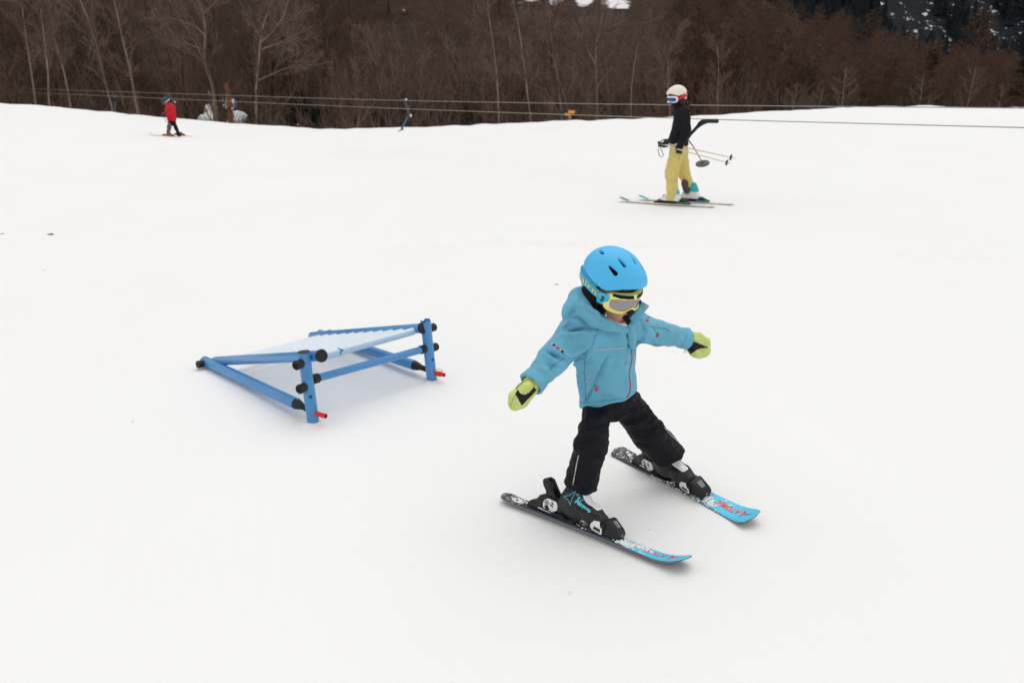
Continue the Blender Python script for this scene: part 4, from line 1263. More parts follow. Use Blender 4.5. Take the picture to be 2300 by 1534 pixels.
V = folds(V, F, [
    # under the right shoulder and across the upper chest
    ([(1262, 752), (1290, 751), (1335, 744)], 0.0093, 0.0230), ([(1266, 742), (1290, 741), (1325, 737)], 0.0059, -0.0251), ([(1268, 731), (1280, 727), (1300, 722)], 0.0102, 0.0230),
    ([(1264, 738), (1276, 731), (1286, 729)], 0.0043, -0.0209),
    # upper sleeve bulges at the stripe and below
    ([(1232, 778), (1250, 790), (1280, 806)], 0.0102, 0.0167), ([(1228, 790), (1245, 798), (1262, 804)], 0.0051, -0.0251), ([(1222, 796), (1240, 808), (1262, 818)], 0.0085, 0.0167),
    ([(1255, 790), (1265, 803), (1277, 815)], 0.0051, -0.0188), ([(1246, 788), (1262, 800), (1280, 822)], 0.0051, 0.0105),
    ([(1222, 812), (1240, 822), (1262, 822)], 0.0051, -0.0105), ([(1208, 822), (1225, 830), (1245, 845)], 0.0085, 0.0105),
    # armpit drag lines to the chest pocket
    ([(1275, 818), (1300, 800), (1328, 785)], 0.0059, -0.0209), ([(1280, 800), (1305, 785), (1330, 775)], 0.0102, 0.0167), ([(1288, 825), (1310, 803), (1332, 787)], 0.0076, 0.0147),
    ([(1278, 815), (1284, 845), (1290, 880)], 0.0085, -0.0126), ([(1296, 815), (1302, 850), (1304, 890)], 0.0119, 0.0126),
    # skirt and pocket
    ([(1366, 796), (1352, 830), (1340, 858)], 0.0051, -0.0084), ([(1374, 800), (1360, 832), (1346, 862)], 0.0068, 0.0084), ([(1338, 866), (1325, 885), (1316, 905)], 0.0043, -0.0105),
    ([(1345, 880), (1370, 882), (1395, 890)], 0.0085, 0.0084), ([(1340, 888), (1365, 890), (1385, 886)], 0.0059, -0.0084),
    ([(1395, 820), (1405, 850), (1402, 880)], 0.0085, -0.0084), ([(1385, 800), (1400, 830), (1410, 870)], 0.0102, 0.0084),
    # left side, shoulder and sleeve
    ([(1430, 790), (1440, 770), (1456, 758)], 0.0059, -0.0188), ([(1432, 775), (1445, 762), (1455, 748)], 0.0076, 0.0147), ([(1458, 745), (1462, 762), (1470, 772)], 0.0059, -0.0105),
    ([(1436, 722), (1445, 735), (1452, 755)], 0.0076, -0.0105), ([(1450, 760), (1475, 768), (1500, 768)], 0.0068, 0.0084),
    ([(1415, 745), (1420, 765), (1424, 790)], 0.0076, 0.0126), ([(1408, 750), (1413, 770), (1416, 790)], 0.0043, -0.0126),
    # hem
    ([(1296, 906), (1340, 903), (1400, 892)], 0.0034, -0.0063), ([(1297, 914), (1340, 908), (1398, 898)], 0.0034, 0.0042)])
jk = link_mesh('jacket', V, F, JACKET, child)
bvJ = bvh(V, F)
Z2 = lambda pts: [(1100 + x / 4.182, 640 + y / 4.182) for x, y in pts]
def trim(name, m, lst, w, lift=.001, n=6, flat=.55):
    mb = MB()
    for p in lst: ribbon(mb, bvJ, p, w, lift, n=n)
    return mb.build(name, m, jk)
trim('zip', ZIPRED, [Z2([(1318, 548), (1328, 590), (1334, 640), (1335, 700), (1318, 780), (1306, 850), (1322, 930), (1312, 1010), (1288, 1060)])], .0042)
trim('zip_placket', NAVY, [Z2([(1262, 372), (1274, 402), (1284, 460), (1298, 500), (1315, 545)])], .0042)
trim('pocket_piping', PIPING, [Z2([(972, 612), (1040, 606), (1110, 600), (1180, 602), (1258, 592)])], .0042)
trim('pocket_piping', PIPING, [Z2([(1042, 640), (1000, 720), (950, 830), (902, 935)])], .0020)
trim('seam', SEAM, [Z2([(1022, 360), (1016, 420), (990, 490), (965, 570), (905, 625), (830, 690), (760, 750)]), Z2([(905, 640), (890, 740), (890, 850), (898, 960), (900, 1090)]), Z2([(1112, 660), (1060, 740), (1010, 850), (978, 950), (930, 1020), (898, 1090)]),
                    Z2([(812, 1112), (900, 1110), (1000, 1104), (1120, 1090), (1262, 1066)]), Z2([(690, 648), (750, 690), (810, 690)]), Z2([(700, 690), (610, 740), (560, 810)]), Z2([(1500, 385), (1560, 400), (1640, 410), (1700, 440)]),
                    Z2([(1360, 520), (1420, 540), (1500, 560), (1640, 570)]), Z2([(1350, 545), (1362, 620), (1372, 700), (1380, 780)])], .0012, .0006, 5)
# woven stripe on both sleeves: little blocks of colour
STR = [mat('stripe_' + n, lin(*c), .7) for n, c in (('black', (34, 32, 38)), ('red', (206, 58, 50)), ('white', (214, 216, 210)), ('grey', (120, 126, 130)), ('maroon', (110, 40, 44)))]
def stripe(a, b, blocks, w, wv):
    mb = MB(); n = len(blocks)
    d = np.array([b[0] - a[0], b[1] - a[1]]); pn = np.array([-d[1], d[0]]); pn = pn / np.linalg.norm(pn)
    for k, m in enumerate(blocks):
        V = []
        for s in (0, .5, 1):
            for t in (-.5, 0, .5):
                q = np.array(a) + d * (k + s) / n + pn * w * t
                p, nn = hit(bvJ, *q); V.append(p + nn * .0012)
        mb.add(V, [(i * 3 + j, i * 3 + j + 1, (i + 1) * 3 + j + 1, (i + 1) * 3 + j) for i in range(2) for j in range(2)], m)
    mb.build('sleeve_stripe', STR, jk, smooth=False, sharp=None, merge=False)
stripe(Z2([(575, 543)])[0], Z2([(692, 637)])[0], [3, 2, 1, 0, 0, 4, 2, 0, 1, 1, 3, 3, 2, 1, 4, 0, 0], 4.6, 0)
stripe(Z2([(1490, 303)])[0], Z2([(1474, 357)])[0], [0, 1, 2, 0, 1, 1, 0, 2], 4.4, 0)
# red pull tabs on cords
def tab(px, py, cord):
    p, n_ = hit(bvJ, px, py); r = nrm(ray(px, py)); upv = nrm(Zup - n_ * (Zup @ n_)); sd = np.cross(upv, n_)
    mb = MB(); pl = [(.0052 * math.sin(t), .0105 * math.cos(t) * (1 if math.cos(t) < 0 else .85)) for t in np.linspace(0, 2 * math.pi, 14, endpoint=False)]
    mb.prism(pl, p + n_ * .004, sd, upv, n_, .004)
    t_ = mb.build('pull_tab', TAB, jk, bevel=.001)
    mb = MB(); ribbon(mb, bvJ, cord, .0016, .002, n=5); mb.build('cord', SEAM, t_)
    MB().ball(p + n_ * .0055 + upv * .003, (.0022, .0035, .0012), 8, 5, ax=[sd, upv, n_]).build('hole', ZIPRED, t_)
tab(*Z2([(1003, 976)])[0], Z2([(985, 935), (998, 955), (1003, 970)]))
tab(*Z2([(1573, 470)])[0], Z2([(1520, 388), (1545, 420), (1570, 458)]))

# cuffs turned back over the mittens
for el, wr, r, tg in ((elR, wrR, .047, 0), (elL, wrL, .043, 1)):
    d = nrm(wr - el)
    def cf(P, d=d, wr=wr, r=r):
        a = cone(P, wr - d * .012, wr + d * .034, r, r + .004)
        a = smax(a, halfspace(P, wr + d * .030, d), .004); a = smax(a, halfspace(P, wr - d * .014, -d), .006)
        return smax(a, -cone(P, wr + d * .008, wr + d * .09, r - .008, r - .004), .003)
    V, F = nets(cf, wr - .09, wr + .09, .0036); V = relax(V, F, 2); V = crumple(V, F, 16, .0035, seed=8 + tg)
    link_mesh('cuff', V, F, JACKET, jk)

# hood lying collapsed round the neck, stand-up collar and its open flap
def hood(P):
    up = nrm((.05, -.05, 1))
    c = PY(1338, 706, 2.955)
    ring = []
    # ring from the zip round the child's right shoulder and the nape to the other side
    path = [(1404, 742, 2.835), (1368, 733, 2.81), (1332, 717, 2.815), (1304, 692, 2.86), (1300, 668, 2.93), (1318, 662, 3.00), (1360, 672, 3.05), (1405, 690, 3.03)]
    q = [PY(*p) for p in path]; rr = [.014, .020, .027, .036, .038, .036, .030, .022]
    d = None
    for i in range(len(q) - 1):
        e = cone(P, q[i], q[i + 1], rr[i], rr[i + 1]); d = e if d is None else smin(d, e, .012)
    bag = ell(P, PY(1292, 700, 2.90), (.052, .050, .050))
    bag = smin(bag, ell(P, PY(1312, 680, 2.98), (.055, .055, .050)), .03)
    bag = smin(bag, cone(P, PY(1280, 720, 2.88), PY(1320, 735, 2.84), .020, .020), .03)
    d = smin(d, bag, .022)
    return smax(d, -cone(P, neck + np.array([.012, -.016, -.06]), hfr.w((-.02, 0, -.12)), .070, .080), .010)
V, F = nets(hood, neck - .24, neck + .24, .0045); V = relax(V, F, 3); V = crumple(V, F, 13, .0035, seed=4.4)
V = folds(V, F, [
    ([(1300, 690), (1285, 700), (1272, 716)], .009, -.014), ([(1300, 688), (1325, 700), (1350, 718), (1385, 735)], .007, -.007), ([(1290, 684), (1320, 690), (1350, 708)], .009, .007),
    ([(1308, 664), (1302, 676), (1296, 688)], .006, -.006), ([(1276, 700), (1282, 690), (1296, 676)], .009, .006), ([(1320, 715), (1350, 730), (1390, 745)], .006, .005)])
hd = link_mesh('hood', V, F, JACKET, jk)
def plate(poly, Ys, t, m, name, par, m2=None):
    P = [PY(x, y, Y) for (x, y), Y in zip(poly, Ys)]
    c = sum(P) / len(P); n_ = nrm(np.cross(P[1] - P[0], P[2] - P[0])); n_ = n_ if n_ @ (CAM - c) > 0 else -n_
    mb = MB(); k = len(P)
    mb.add([p + n_ * t / 2 for p in P] + [p - n_ * t / 2 for p in P], [tuple(range(k))] + [tuple(range(2 * k - 1, k - 1, -1))] + [(i, (i + 1) % k, k + (i + 1) % k, k + i) for i in range(k)], 0)
    return mb.build(name, m, par, bevel=.0012, sharp=40), P, n_
fl, P, n_ = plate([(1413, 716), (1428, 700), (1444, 678), (1458, 687), (1440, 709), (1431, 722), (1420, 728)], [2.90, 2.90, 2.895, 2.90, 2.90, 2.90, 2.90], .006, JACKET, 'collar_flap', jk)
plate([(1404, 712), (1412, 696), (1424, 684), (1438, 672), (1443, 680), (1430, 696), (1416, 714)], [2.925, 2.93, 2.93, 2.925, 2.905, 2.91, 2.912], .006, JACKET_DARK, 'collar_lining', fl)
MB().tube([PY(1449.5, 687.5, 2.892), PY(1449.5, 687.5, 2.884)], [.0052, .0045], 14).build('snap', SCREW, fl)
MB().ball(PY(1449.5, 687.5, 2.883), .0026, 8, 5).build('snap_socket', FOAM, fl)
plate([(1398, 712), (1404, 707), (1418, 720), (1412, 730), (1409, 730)], [2.875, 2.885, 2.88, 2.868, 2.868], .004, FOAM, 'chin_strap', child)
# inner lining between collar and neck warmer, small snap on the other collar side
MB().ball(PY(1361, 708.5, 2.785), .004, 10, 6).build('snap', SCREW, hd)
bvH = bvh(V, F)
mb = MB(); ribbon(mb, bvJ, Z2([(1212, 345), (1235, 360), (1266, 385)]), .004); mb.build('zip_top', ZIPRED, jk)
# placket bulge on the right of the zip
def plk(P):
    return smin(cone(P, PY(1412, 735, 2.90), PY(1418, 765, 2.89), .022, .018), cone(P, PY(1418, 765, 2.89), PY(1420, 790, 2.895), .018, .008), .01)
V, F = nets(plk, PY(1415, 760, 2.9) - .1, PY(1415, 760, 2.9) + .1, .0042); V = crumple(relax(V, F, 2), F, 18, .002)
link_mesh('placket', V, F, JACKET, jk)

# --- mittens: a hand-shaped padded bag with its own thumb and a dark palm
def mitten(wr, path, rads, thumb, trads, cuffr, palm_px, lat, nm):
    q = [PY(*p) for p in path]; t = [PY(*p) for p in thumb]
    def f(P):
        d = loft(P, q, rads[0], rads[1], lat)
        d = smin(d, cone(P, wr, q[0], cuffr, cuffr * .92), .012)
        g = None
        for i in range(len(t) - 1):
            e = cone(P, t[i], t[i + 1], trads[i], trads[i + 1]); g = e if g is None else smin(g, e, .006)
        return smin(d, g, .005)
    allq = np.array(q + t + [wr])
    V, F = nets(f, allq.min(0) - .06, allq.max(0) + .06, .0034); V = relax(V, F, 2); V = crumple(V, F, 24, .0018, seed=2)
    # palm patch by face, decided on where it faces and lies
    C = V[F].mean(1); d_ = (C - CAM); dd = d_[:, 1] * cT - d_[:, 2] * sT; X = CX + FPX * d_[:, 0] / dd; Yp = CY - FPX * (d_[:, 1] * sT + d_[:, 2] * cT) / dd
    N = vnormals(V, F)[F].mean(1); facing = (N * (CAM - C)).sum(1) > -.02 * np.linalg.norm(C - CAM, axis=1)
    ins = np.zeros(len(C), bool)
    pts = palm_px; n = len(pts); inside = np.zeros(len(C), bool)
    j = n - 1
    for i in range(n):
        xi, yi = pts[i]; xj, yj = pts[j]
        c = ((yi > Yp) != (yj > Yp)) & (X < (xj - xi) * (Yp - yi) / (yj - yi + 1e-9) + xi); inside ^= c; j = i
    # the thumb lies over the palm and stays lime
    tk = np.full(len(C), 9.0)
    for i in range(len(t) - 1): tk = np.minimum(tk, cone(C, t[i], t[i + 1], trads[i], trads[i + 1]))
    mi = (inside & facing).astype(int)
    return link_mesh('mitten', V, F, [MITT, PALM], child, mi), bvh(V, F)
m1, b1 = mitten(wrR + nrm(wrR - elR) * .012, [(1192, 868, 2.705), (1178, 881, 2.69), (1163, 898, 2.675), (1153, 911, 2.67)], ([.028, .031, .033, .022], [.024, .024, .023, .017]),
                [(1190, 863, 2.68), (1180, 870, 2.655), (1169, 878, 2.648)], [.016, .0145, .010], .034,
                [(1157, 885), (1163, 874), (1168, 883), (1176, 886.5), (1188, 882), (1199, 869), (1206, 876), (1190, 893), (1172, 911)], nrm((.75, .1, -.6)), 1)
m2, b2 = mitten(wrL + nrm(wrL - elL) * .014, [(1549, 762, 3.175), (1560, 769, 3.18), (1574, 781, 3.185), (1584, 792, 3.185)], ([.033, .041, .043, .026], [.025, .026, .025, .018]),
                [(1552, 780, 3.16), (1562, 793, 3.15), (1572, 799, 3.148)], [.018, .018, .014], .036,
                [(1538, 777), (1551, 764), (1569, 771), (1593, 781), (1576, 782.5), (1566, 785), (1551, 796)], nrm((.72, .1, .68)), 2)
mb = MB(); ribbon(mb, b1, [(1149, 925), (1147, 908), (1155, 892), (1158, 886)], .0011, .0005, n=5); mb.build('stitching', mat('mitten_seam', lin(130, 146, 74), .8), m1)
mb = MB(); ribbon(mb, b2, [(1548, 756), (1566, 768), (1585, 780), (1595, 783)], .0011, .0005, n=5); mb.build('stitching', bpy.data.materials['mitten_seam'], m2)
mb = MB(); ribbon(mb, b1, [(1159, 874), (1165, 866), (1174, 858)], .0022, .001, n=5); mb.build('cord', FOAM, m1)
MB().tube([PY(1540, 775, 3.15), PY(1539, 784, 3.148), PY(1538, 793, 3.148)], .0016, 6).build('cord', NAVY, m2)
# fringe of hair under the helmet's peak
hm = MB(); r = random.Random(2)
for k in range(30):
    a = -.55 + 1.1 * k / 29 + r.uniform(-.02, .02)
    p = hfr.w((.090 * math.cos(a), .078 * math.sin(a), .012)); q = hfr.w((.098 * math.cos(a + r.uniform(-.03, .03)), .084 * math.sin(a), -.010 - r.uniform(0, .006)))
    hm.tube([p, (p + q) / 2 + hfr.x * .004, q], [.0035, .0032, .0012], 5)
hm.build('hair', HAIR, child, merge=False)
# ------------------------------------------------------------------ skier on the rope tow
AJ = mat('dark_softshell', lin(23, 24, 31), .8, .2, var=(6, .3), bump=(60, .2, .004))
AP = mat('mustard_trousers', lin(216, 198, 120), .75, .2, var=(5, .08), bump=(50, .2, .004))
cloth_bump(AP, 4, .08, .8); cloth_bump(AJ, 5, .05, .7)
AH = mat('cream_helmet', lin(238, 229, 217), .45, .3)
ARED = mat('red_goggle_strap', lin(216, 34, 36), .6)
AWHT = mat('white_goggle_frame', lin(236, 234, 232), .4)
ALENS = mat('blue_mirror_lens', lin(24, 92, 168), .12, .7, .6, var=(12, .5), col2=lin(20, 44, 110))
ABOOT = mat('white_ski_boot', lin(226, 228, 226), .4, .4, var=(20, .15))
ATEAL = mat('teal_boot_cuff', lin(56, 178, 184), .45)
AGAIT = mat('grey_gaiter', lin(88, 76, 76), .85)
ASKI = mat('pale_ski_topsheet', lin(222, 222, 208), .4, var=(14, .25))
AGRN = mat('green_ski_tip', lin(96, 158, 112), .4)
ABLU = mat('blue_ski_tip', lin(84, 176, 204), .4)
POLE = mat('pale_pole_shaft', lin(206, 200, 176), .4)
ABLK = mat('black_plastic', lin(30, 31, 32), .5, .35)
AHAIR = mat('auburn_hair', lin(74, 44, 34), .7)
RODM = mat('grey_rod', lin(128, 142, 156), .4, .5, .3)
DISCM = mat('grey_disc', lin(92, 92, 92), .55)

def adult():
    def gz(px, py): return GT(px, py)
    near_c, far_c = GT(1506, 461), GT(1549, 455.5)
    Yb = (near_c[1] + far_c[1]) / 2
    P = lambda x, y, d=0: PY(x, y, Yb + d)
    root = thing('person', 'skier in dark jacket and mustard trousers riding the rope tow', 'person', (near_c + far_c) / 2)
    K = lambda px: px * (Yb * .957 + .4) / FPX            # pixels to metres at the skier
    lat = nrm((.45, .9, 0))                                 # the skier's left-right axis, mostly away from the camera
    hc = P(1521, 212); hfw = nrm((-.88, -.45, -.10)); fr = Frame(hc, hfw)
    neck = P(1526, 236); chest = P(1533, 268); waist = P(1525, 308); pel = P(1524, 330)
    hipN, hipF = P(1521, 338, -.11), P(1530, 338, .10)
    knN, knF = P(1508, 391, -.13), P(1536, 391, .13)
    anN, anF = P(1513, 446, near_c[1] - Yb), P(1549, 432, far_c[1] - Yb)
    sh, el, wr = P(1537, 252, -.17), P(1541, 294, -.24), P(1528, 326, -.25)
    shF, elF, wrF = P(1530, 252, .18), P(1524, 293, .24), P(1505, 318, .16)
    def body(Q):
        q = fr.l(Q)
        d = ell(q, (0, 0, -.03), (.10, .078, .115)); d = smin(d, ell(q, (.03, 0, -.10), (.06, .05, .05)), .03)
        d = smin(d, ell(q, (.108, 0, -.06), (.02, .014, .024)), .015)
        d = smin(d, cone(Q, fr.w((-.02, 0, -.1)), neck, .055, .058), .03); d = smin(d, cone(Q, neck, chest, .06, .10), .05)
        d = smin(d, cone(Q, chest, pel, .10, .11), .05)
        for ch in ((sh, el, wr), (shF, elF, wrF)):
            d = smin(d, cone(Q, chest, ch[0], .07, .05), .03); d = smin(d, cone(Q, ch[0], ch[1], .038, .028), .03); d = smin(d, cone(Q, ch[1], ch[2], .028, .022), .02)
        for ch in ((hipN, knN, anN), (hipF, knF, anF)):
            d = smin(d, cone(Q, ch[0], ch[1], .082, .056), .04); d = smin(d, cone(Q, ch[1], ch[2], .054, .042), .02)
        return d
    pts = np.array([hc, anN, anF, el, elF, wrF]); lo, hi = pts.min(0) - .28, pts.max(0) + .28
    V, F = nets(body, lo, hi, .019); link_mesh('body', relax(V, F, 2), F, SKIN, root)
    def coat(Q):
        d = loft(Q, [P(1525, 334), P(1524, 312), P(1531, 275), P(1531, 252), P(1527, 240)], [.17, .165, .20, .19, .10], [K(21), K(19), K(17.5), K(16.5), K(9)], lat)
        a1 = smin(cone(Q, sh, el, .082, .066), cone(Q, el, wr, .066, .050), .03)
        a2 = smin(cone(Q, shF, elF, .078, .062), cone(Q, elF, wrF, .062, .048), .03)
        d = smin(smin(d, a1, .022), a2, .03)
        col = cone(Q, P(1526, 243), P(1523, 228), .088, .076); d = smin(d, col, .03)
        return smax(d, halfspace(Q, P(1525, 327), (.02, .1, -1)), .012)
    V, F = nets(coat, lo, hi, .014); V = relax(V, F, 2); V = crumple(V, F, 5, .012, np.diag([1, 1, 1.3]), 2)
    V = folds(V, F, [([(1529, 262), (1531, 285), (1531, 310)], .022, -.030), ([(1546, 290), (1536, 296), (1530, 298)], .02, -.022), ([(1545, 300), (1534, 306), (1528, 306)], .02, .016), ([(1508, 300), (1520, 305)], .02, .012)])
    jk = link_mesh('jacket', V, F, AJ, root)
    def tr(Q):
        d = loft(Q, [P(1524, 318), P(1525, 342)], [.15, .16], [K(18), K(19)], lat)
        g1 = smin(cone(Q, hipN, knN, K(15.5), K(14)), cone(Q, knN, P(1512, 462, near_c[1] - Yb), K(13.6), K(12.6)), .03)
        g2 = smin(cone(Q, hipF, knF, K(15), K(13)), cone(Q, knF, P(1556, 436, far_c[1] - Yb), K(12.5), K(12)), .03)
        g1 = smax(g1, halfspace(Q, P(1513, 450, near_c[1] - Yb), (0, 0, -1)), .01)
        g2 = smax(g2, halfspace(Q, P(1549, 421, far_c[1] - Yb), nrm((.42, 0, -.9))), .01)
        return smin(smin(d, g1, .05), g2, .05)
    V, F = nets(tr, lo, hi, .015); V = relax(V, F, 2); V = crumple(V, F, 5.5, .012, np.diag([1, 1, 1.4]), 7)
    V = folds(V, F, [([(1538, 335), (1525, 360), (1518, 385)], .025, -.03), ([(1496, 390), (1508, 387), (1520, 378)], .022, .022), ([(1494, 396), (1508, 392), (1518, 388)], .016, -.024), ([(1497, 405), (1510, 402)], .02, .016),
                     ([(1522, 400), (1535, 404), (1548, 398)], .02, -.02), ([(1525, 392), (1540, 394), (1550, 388)], .02, .016), ([(1527, 340), (1523, 352)], .012, -.012)])
    tz = link_mesh('trousers', V, F, AP, root)
    # gaiter shown where the far trouser leg has ridden up
    def ga(Q): return smax(cone(Q, P(1539, 412, far_c[1] - Yb), P(1545, 436, far_c[1] - Yb), K(9.5), K(8)), halfspace(Q, P(1542, 434, far_c[1] - Yb), (0, 0, -1)), .01)
    V, F = nets(ga, anF - .3, anF + .3, .016); link_mesh('gaiter', relax(V, F), F, AGAIT, tz)
    def buff(Q):
        q = fr.l(Q); d = smin(ell(q, (.018, 0, -.10), (.088, .074, .070)), cone(Q, fr.w((-.005, 0, -.12)), P(1525, 240), .082, .09), .03)
        return np.maximum(d, q[:, 2] + .088)
    V, F = nets(buff, hc - .3, hc + .2, .012); link_mesh('neck_gaiter', relax(V, F, 2), F, AJ, root)
    # head gear
    k = 1.16; vents = []
    for (x0, y0, x1, y1) in [(1514, 208, 1520, 206.5), (1523, 199, 1529, 199)]:
        vents.append((PY(x0, y0, Yb - .12), PY(x1, y1, Yb - .12), .008, .008))
    head_gear(root, fr, k, AH, ABLK, ARED, AWHT, ALENS, [(fr.w((.03, -.125, .045)), fr.w((-.01, -.125, .05)), .007, .009), (fr.w((.06, -.06, .10)), fr.w((.02, -.06, .112)), .006, .006)], .010)
    hm = MB(); r = random.Random(9)
    for i in range(26):
        a = fr.w((-.075 + r.gauss(0, .014), -.03 + r.gauss(0, .03), -.08)); b = a + np.array([.07 + r.gauss(0, .02), -.02, -.13 - r.uniform(0, .06)])
        hm.tube([a, (a + b) / 2 + np.array([.035, 0, .02]), b], [.012, .012, .003], 5)
    hm.build('hair', AHAIR, root, merge=False)
    # gloved hands closed round the poles
    def glove(nm, w_, d_, across, curl):
        """palm with four fingers and a thumb curled round a bar running along d_"""
        n_ = nrm(across); dn = nrm(d_); o = np.cross(dn, n_); mb_parts = []
        def f(Q):
            c = w_ + n_ * .045
            d = rbox(Q, c, (.042, .042, .019), np.array([dn, n_, o]), .017)
            d = smin(d, cone(Q, w_ - n_ * .05, w_ + n_ * .02, .036, .034), .02)
            for j, L in enumerate((.9, 1.0, .96, .8)):
                b0 = c + n_ * .034 + dn * (-.033 + .022 * j)
                p1 = b0 + n_ * .030 * L - o * .012; p2 = p1 - o * .030 * L + n_ * .004; p3 = p2 - n_ * .026 * L - o * .006
                e = np.minimum(np.minimum(cone(Q, b0, p1, .0115, .0108), cone(Q, p1, p2, .0108, .0102)), cone(Q, p2, p3, .0102, .009))
                d = smin(d, e, .005)
            t0 = c - n_ * .02 - dn * .035; t1 = t0 - dn * .022 - o * .022 + n_ * .012; t2 = t1 + n_ * .030 - o * .022 + dn * .012
            return smin(d, np.minimum(cone(Q, t0, t1, .014, .012), cone(Q, t1, t2, .012, .0105)), .006)
        V, F = nets(f, w_ - .17, w_ + .17, .0055); return link_mesh(nm, relax(V, F, 1), F, ABLK, root)
    glove('glove', wr, P(1600, 345, -.3) - P(1500, 322, -.2), P(1526, 336, -.25) - P(1528, 324, -.25), 1)
    glove('glove', wrF, P(1600, 345, -.3) - P(1500, 322, -.2), P(1498, 322, .1) - P(1506, 318, .16), 1)
    # boots
    hd = nrm(np.array([-.80, .60, 0]))
    frs = []
    for c, nm in ((near_c, 0), (far_c, 1)):
        f_ = Frame(c, hd); W = f_.w; z0 = .045
        lean = (-.02 if nm == 0 else .0)
        def bt(Q, f_=f_):
            q = f_.l(Q)
            d = loft(q, [(-.11, 0, z0 + .05), (-.02, 0, z0 + .055), (.07, 0, z0 + .045), (.13, 0, z0 + .035)], [.048, .05, .054, .045], [.05, .055, .045, .036], (0, 1, 0))
            up = loft(q, [(-.07, 0, z0 + .06), (-.06, 0, z0 + .13), (-.035, 0, z0 + .20)], [.05, .054, .056], [.06, .066, .064], (0, 1, 0))
            d = smin(d, up, .04); d = smax(d, -(q[:, 2] - z0), .005)
            return np.minimum(d, np.minimum(rbox(q, (.16, 0, z0 + .012), (.025, .034, .012), np.eye(3), .004), rbox(q, (-.145, 0, z0 + .016), (.022, .034, .016), np.eye(3), .004)))
        V, F = nets(bt, W((0, 0, .15)) - .32, W((0, 0, .15)) + .32, .011); V = relax(V, F, 2)
        C = f_.l(V[F].mean(1)); mi = np.where((C[:, 2] > z0 + .125) & (C[:, 0] < .045), 1, np.where(C[:, 2] < z0 + .022, 2, 0))
        b_ = link_mesh('boot', V, F, [ABOOT, ATEAL, ABLK], root, mi)
        bk = MB()
        for (x0, z1) in ((.085, .085), (.03, .115), (-.02, .165), (-.03, .195)):
            bk.tube([W((x0, -.062 if z1 > .12 else -.055, z0 + z1 - .02)), W((x0 + .02, -.04, z0 + z1)), W((x0 + .035, 0, z0 + z1 + .01)), W((x0 + .02, .04, z0 + z1))], .006, 6)
        bk.build('buckle', ABLK, b_)
        frs.append(f_)
    # skis
    for f_, tipm, lab, tl, tp in ((frs[0], AGRN, 'long pale ski with green tip under the tow rider, nearer the camera', .68, .84), (frs[1], ABLU, 'long pale ski with blue tip under the tow rider, farther from the camera', .68, .84)):
        sr = thing('ski', lab, 'ski', f_.o, 'pair of tow rider skis')
        # follow the slope of the snow
        a, b = f_.w((-tl, 0, 0)), f_.w((tp, 0, 0)); a[2] = terrain(a[0], a[1]); b[2] = terrain(b[0], b[1])
        g = Frame(np.array([f_.o[0], f_.o[1], (a[2] * tp + b[2] * tl) / (tl + tp) + .006]), b - a)
        V, F, al, M = ski_mesh(g, tl, tp, .075, .118, .10, .014, .065, .015, 80)
        sb = link_mesh('ski_body', V, F, [ASKI, ASKI, ABLK, tipm], sr, [3 if (m == 0 and i // 8 > 70) else m for i, m in enumerate(M)], True, 35); set_along(sb, al)
        bd = MB(); X, Y, Z = g.x, g.y, g.z
        for nm_, prf, wd in (('toe_binding', [(.10, .016), (.25, .016), (.26, .03), (.20, .055), (.175, .075), (.15, .075), (.13, .04), (.10, .03)], .07), ('heel_binding', [(-.30, .016), (-.12, .016), (-.13, .05), (-.16, .085), (-.19, .085), (-.235, .06), (-.27, .05), (-.30, .03)], .07), ('binding_plate', [(-.14, .016), (.12, .016), (.12, .036), (-.14, .04)], .05)):
            MB().prism(prf, g.o, X, Z, -Y, wd).build(nm_, ABLK, sr, bevel=.005, sharp=40)
        MB().tube([g.w((-.12, -.036, .03)), g.w((-.30, -.05, .035))], .006, 6).build('brake', AGRN if tipm is AGRN else ATEAL, sr)
        MB().tube([g.w((-.12, .036, .03)), g.w((-.30, .05, .035))], .006, 6).build('brake', AGRN if tipm is AGRN else ATEAL, sr)
    # poles carried level, tips behind
    for (g0, s0, t0, lab, dY) in (((1480, 321), (1497, 323), (1652.5, 356.5), "ski pole held level by the tow rider, upper of the two tips", -.20), ((1481, 327), (1496, 328.5), (1643, 368.5), "ski pole held level by the tow rider, lower of the two tips", -.27)):
        a, b, t_ = P(*g0, dY + .12), P(*s0, dY + .10), P(*t0, dY - .55)
        pr = thing('ski_pole', lab, 'ski pole', t_, 'pair of ski poles')
        d = nrm(t_ - b)
        MB().tube([b - d * .02, b + (t_ - b) * .5, t_ - d * .06, t_], [.009, .0085, .006, .003], 10).build('shaft', POLE, pr)
        MB().tube([a - d * .01, a + d * .03, a + d * .07, b + d * .02], [.022, .016, .019, .013], 10).build('grip', ABLK, pr)
        bc = t_ - d * .07; bm_ = MB(); e1, e2, _ = frame_from(d)
        bm_.tube([bc - d * .014, bc, bc + d * .012], [.012, .02, .010], 10)
        for kk in range(5):
            t = 2 * math.pi * kk / 5; bm_.tube([bc, bc + (e1 * math.cos(t) + e2 * math.sin(t)) * .042], [.012, .007], 6)
        bm_.build('basket', ABLK, pr)
        sm = MB()
        if g0[1] < 325: sm.tube([a, P(1490, 314, dY + .12), P(1500, 313, dY + .12), P(1506, 316, dY + .1)], .007, 6)
        else: sm.tube([a, P(1478, 338, dY + .1), P(1481, 350, dY + .1), P(1487, 354, dY + .1), P(1490, 349, dY + .1), P(1487, 340, dY + .1), P(1483, 331, dY + .1)], .006, 6)
        sm.build('strap', ABLK, pr)
    # tow handle: curved grip clipped to the rope, pendulum rod and button disc behind the rider
    tr_ = thing('drag_lift_handle', 'black curved tow handle with hanging button disc behind the dark jacket', 'tow handle', P(1580, 320))
    yv = -.02
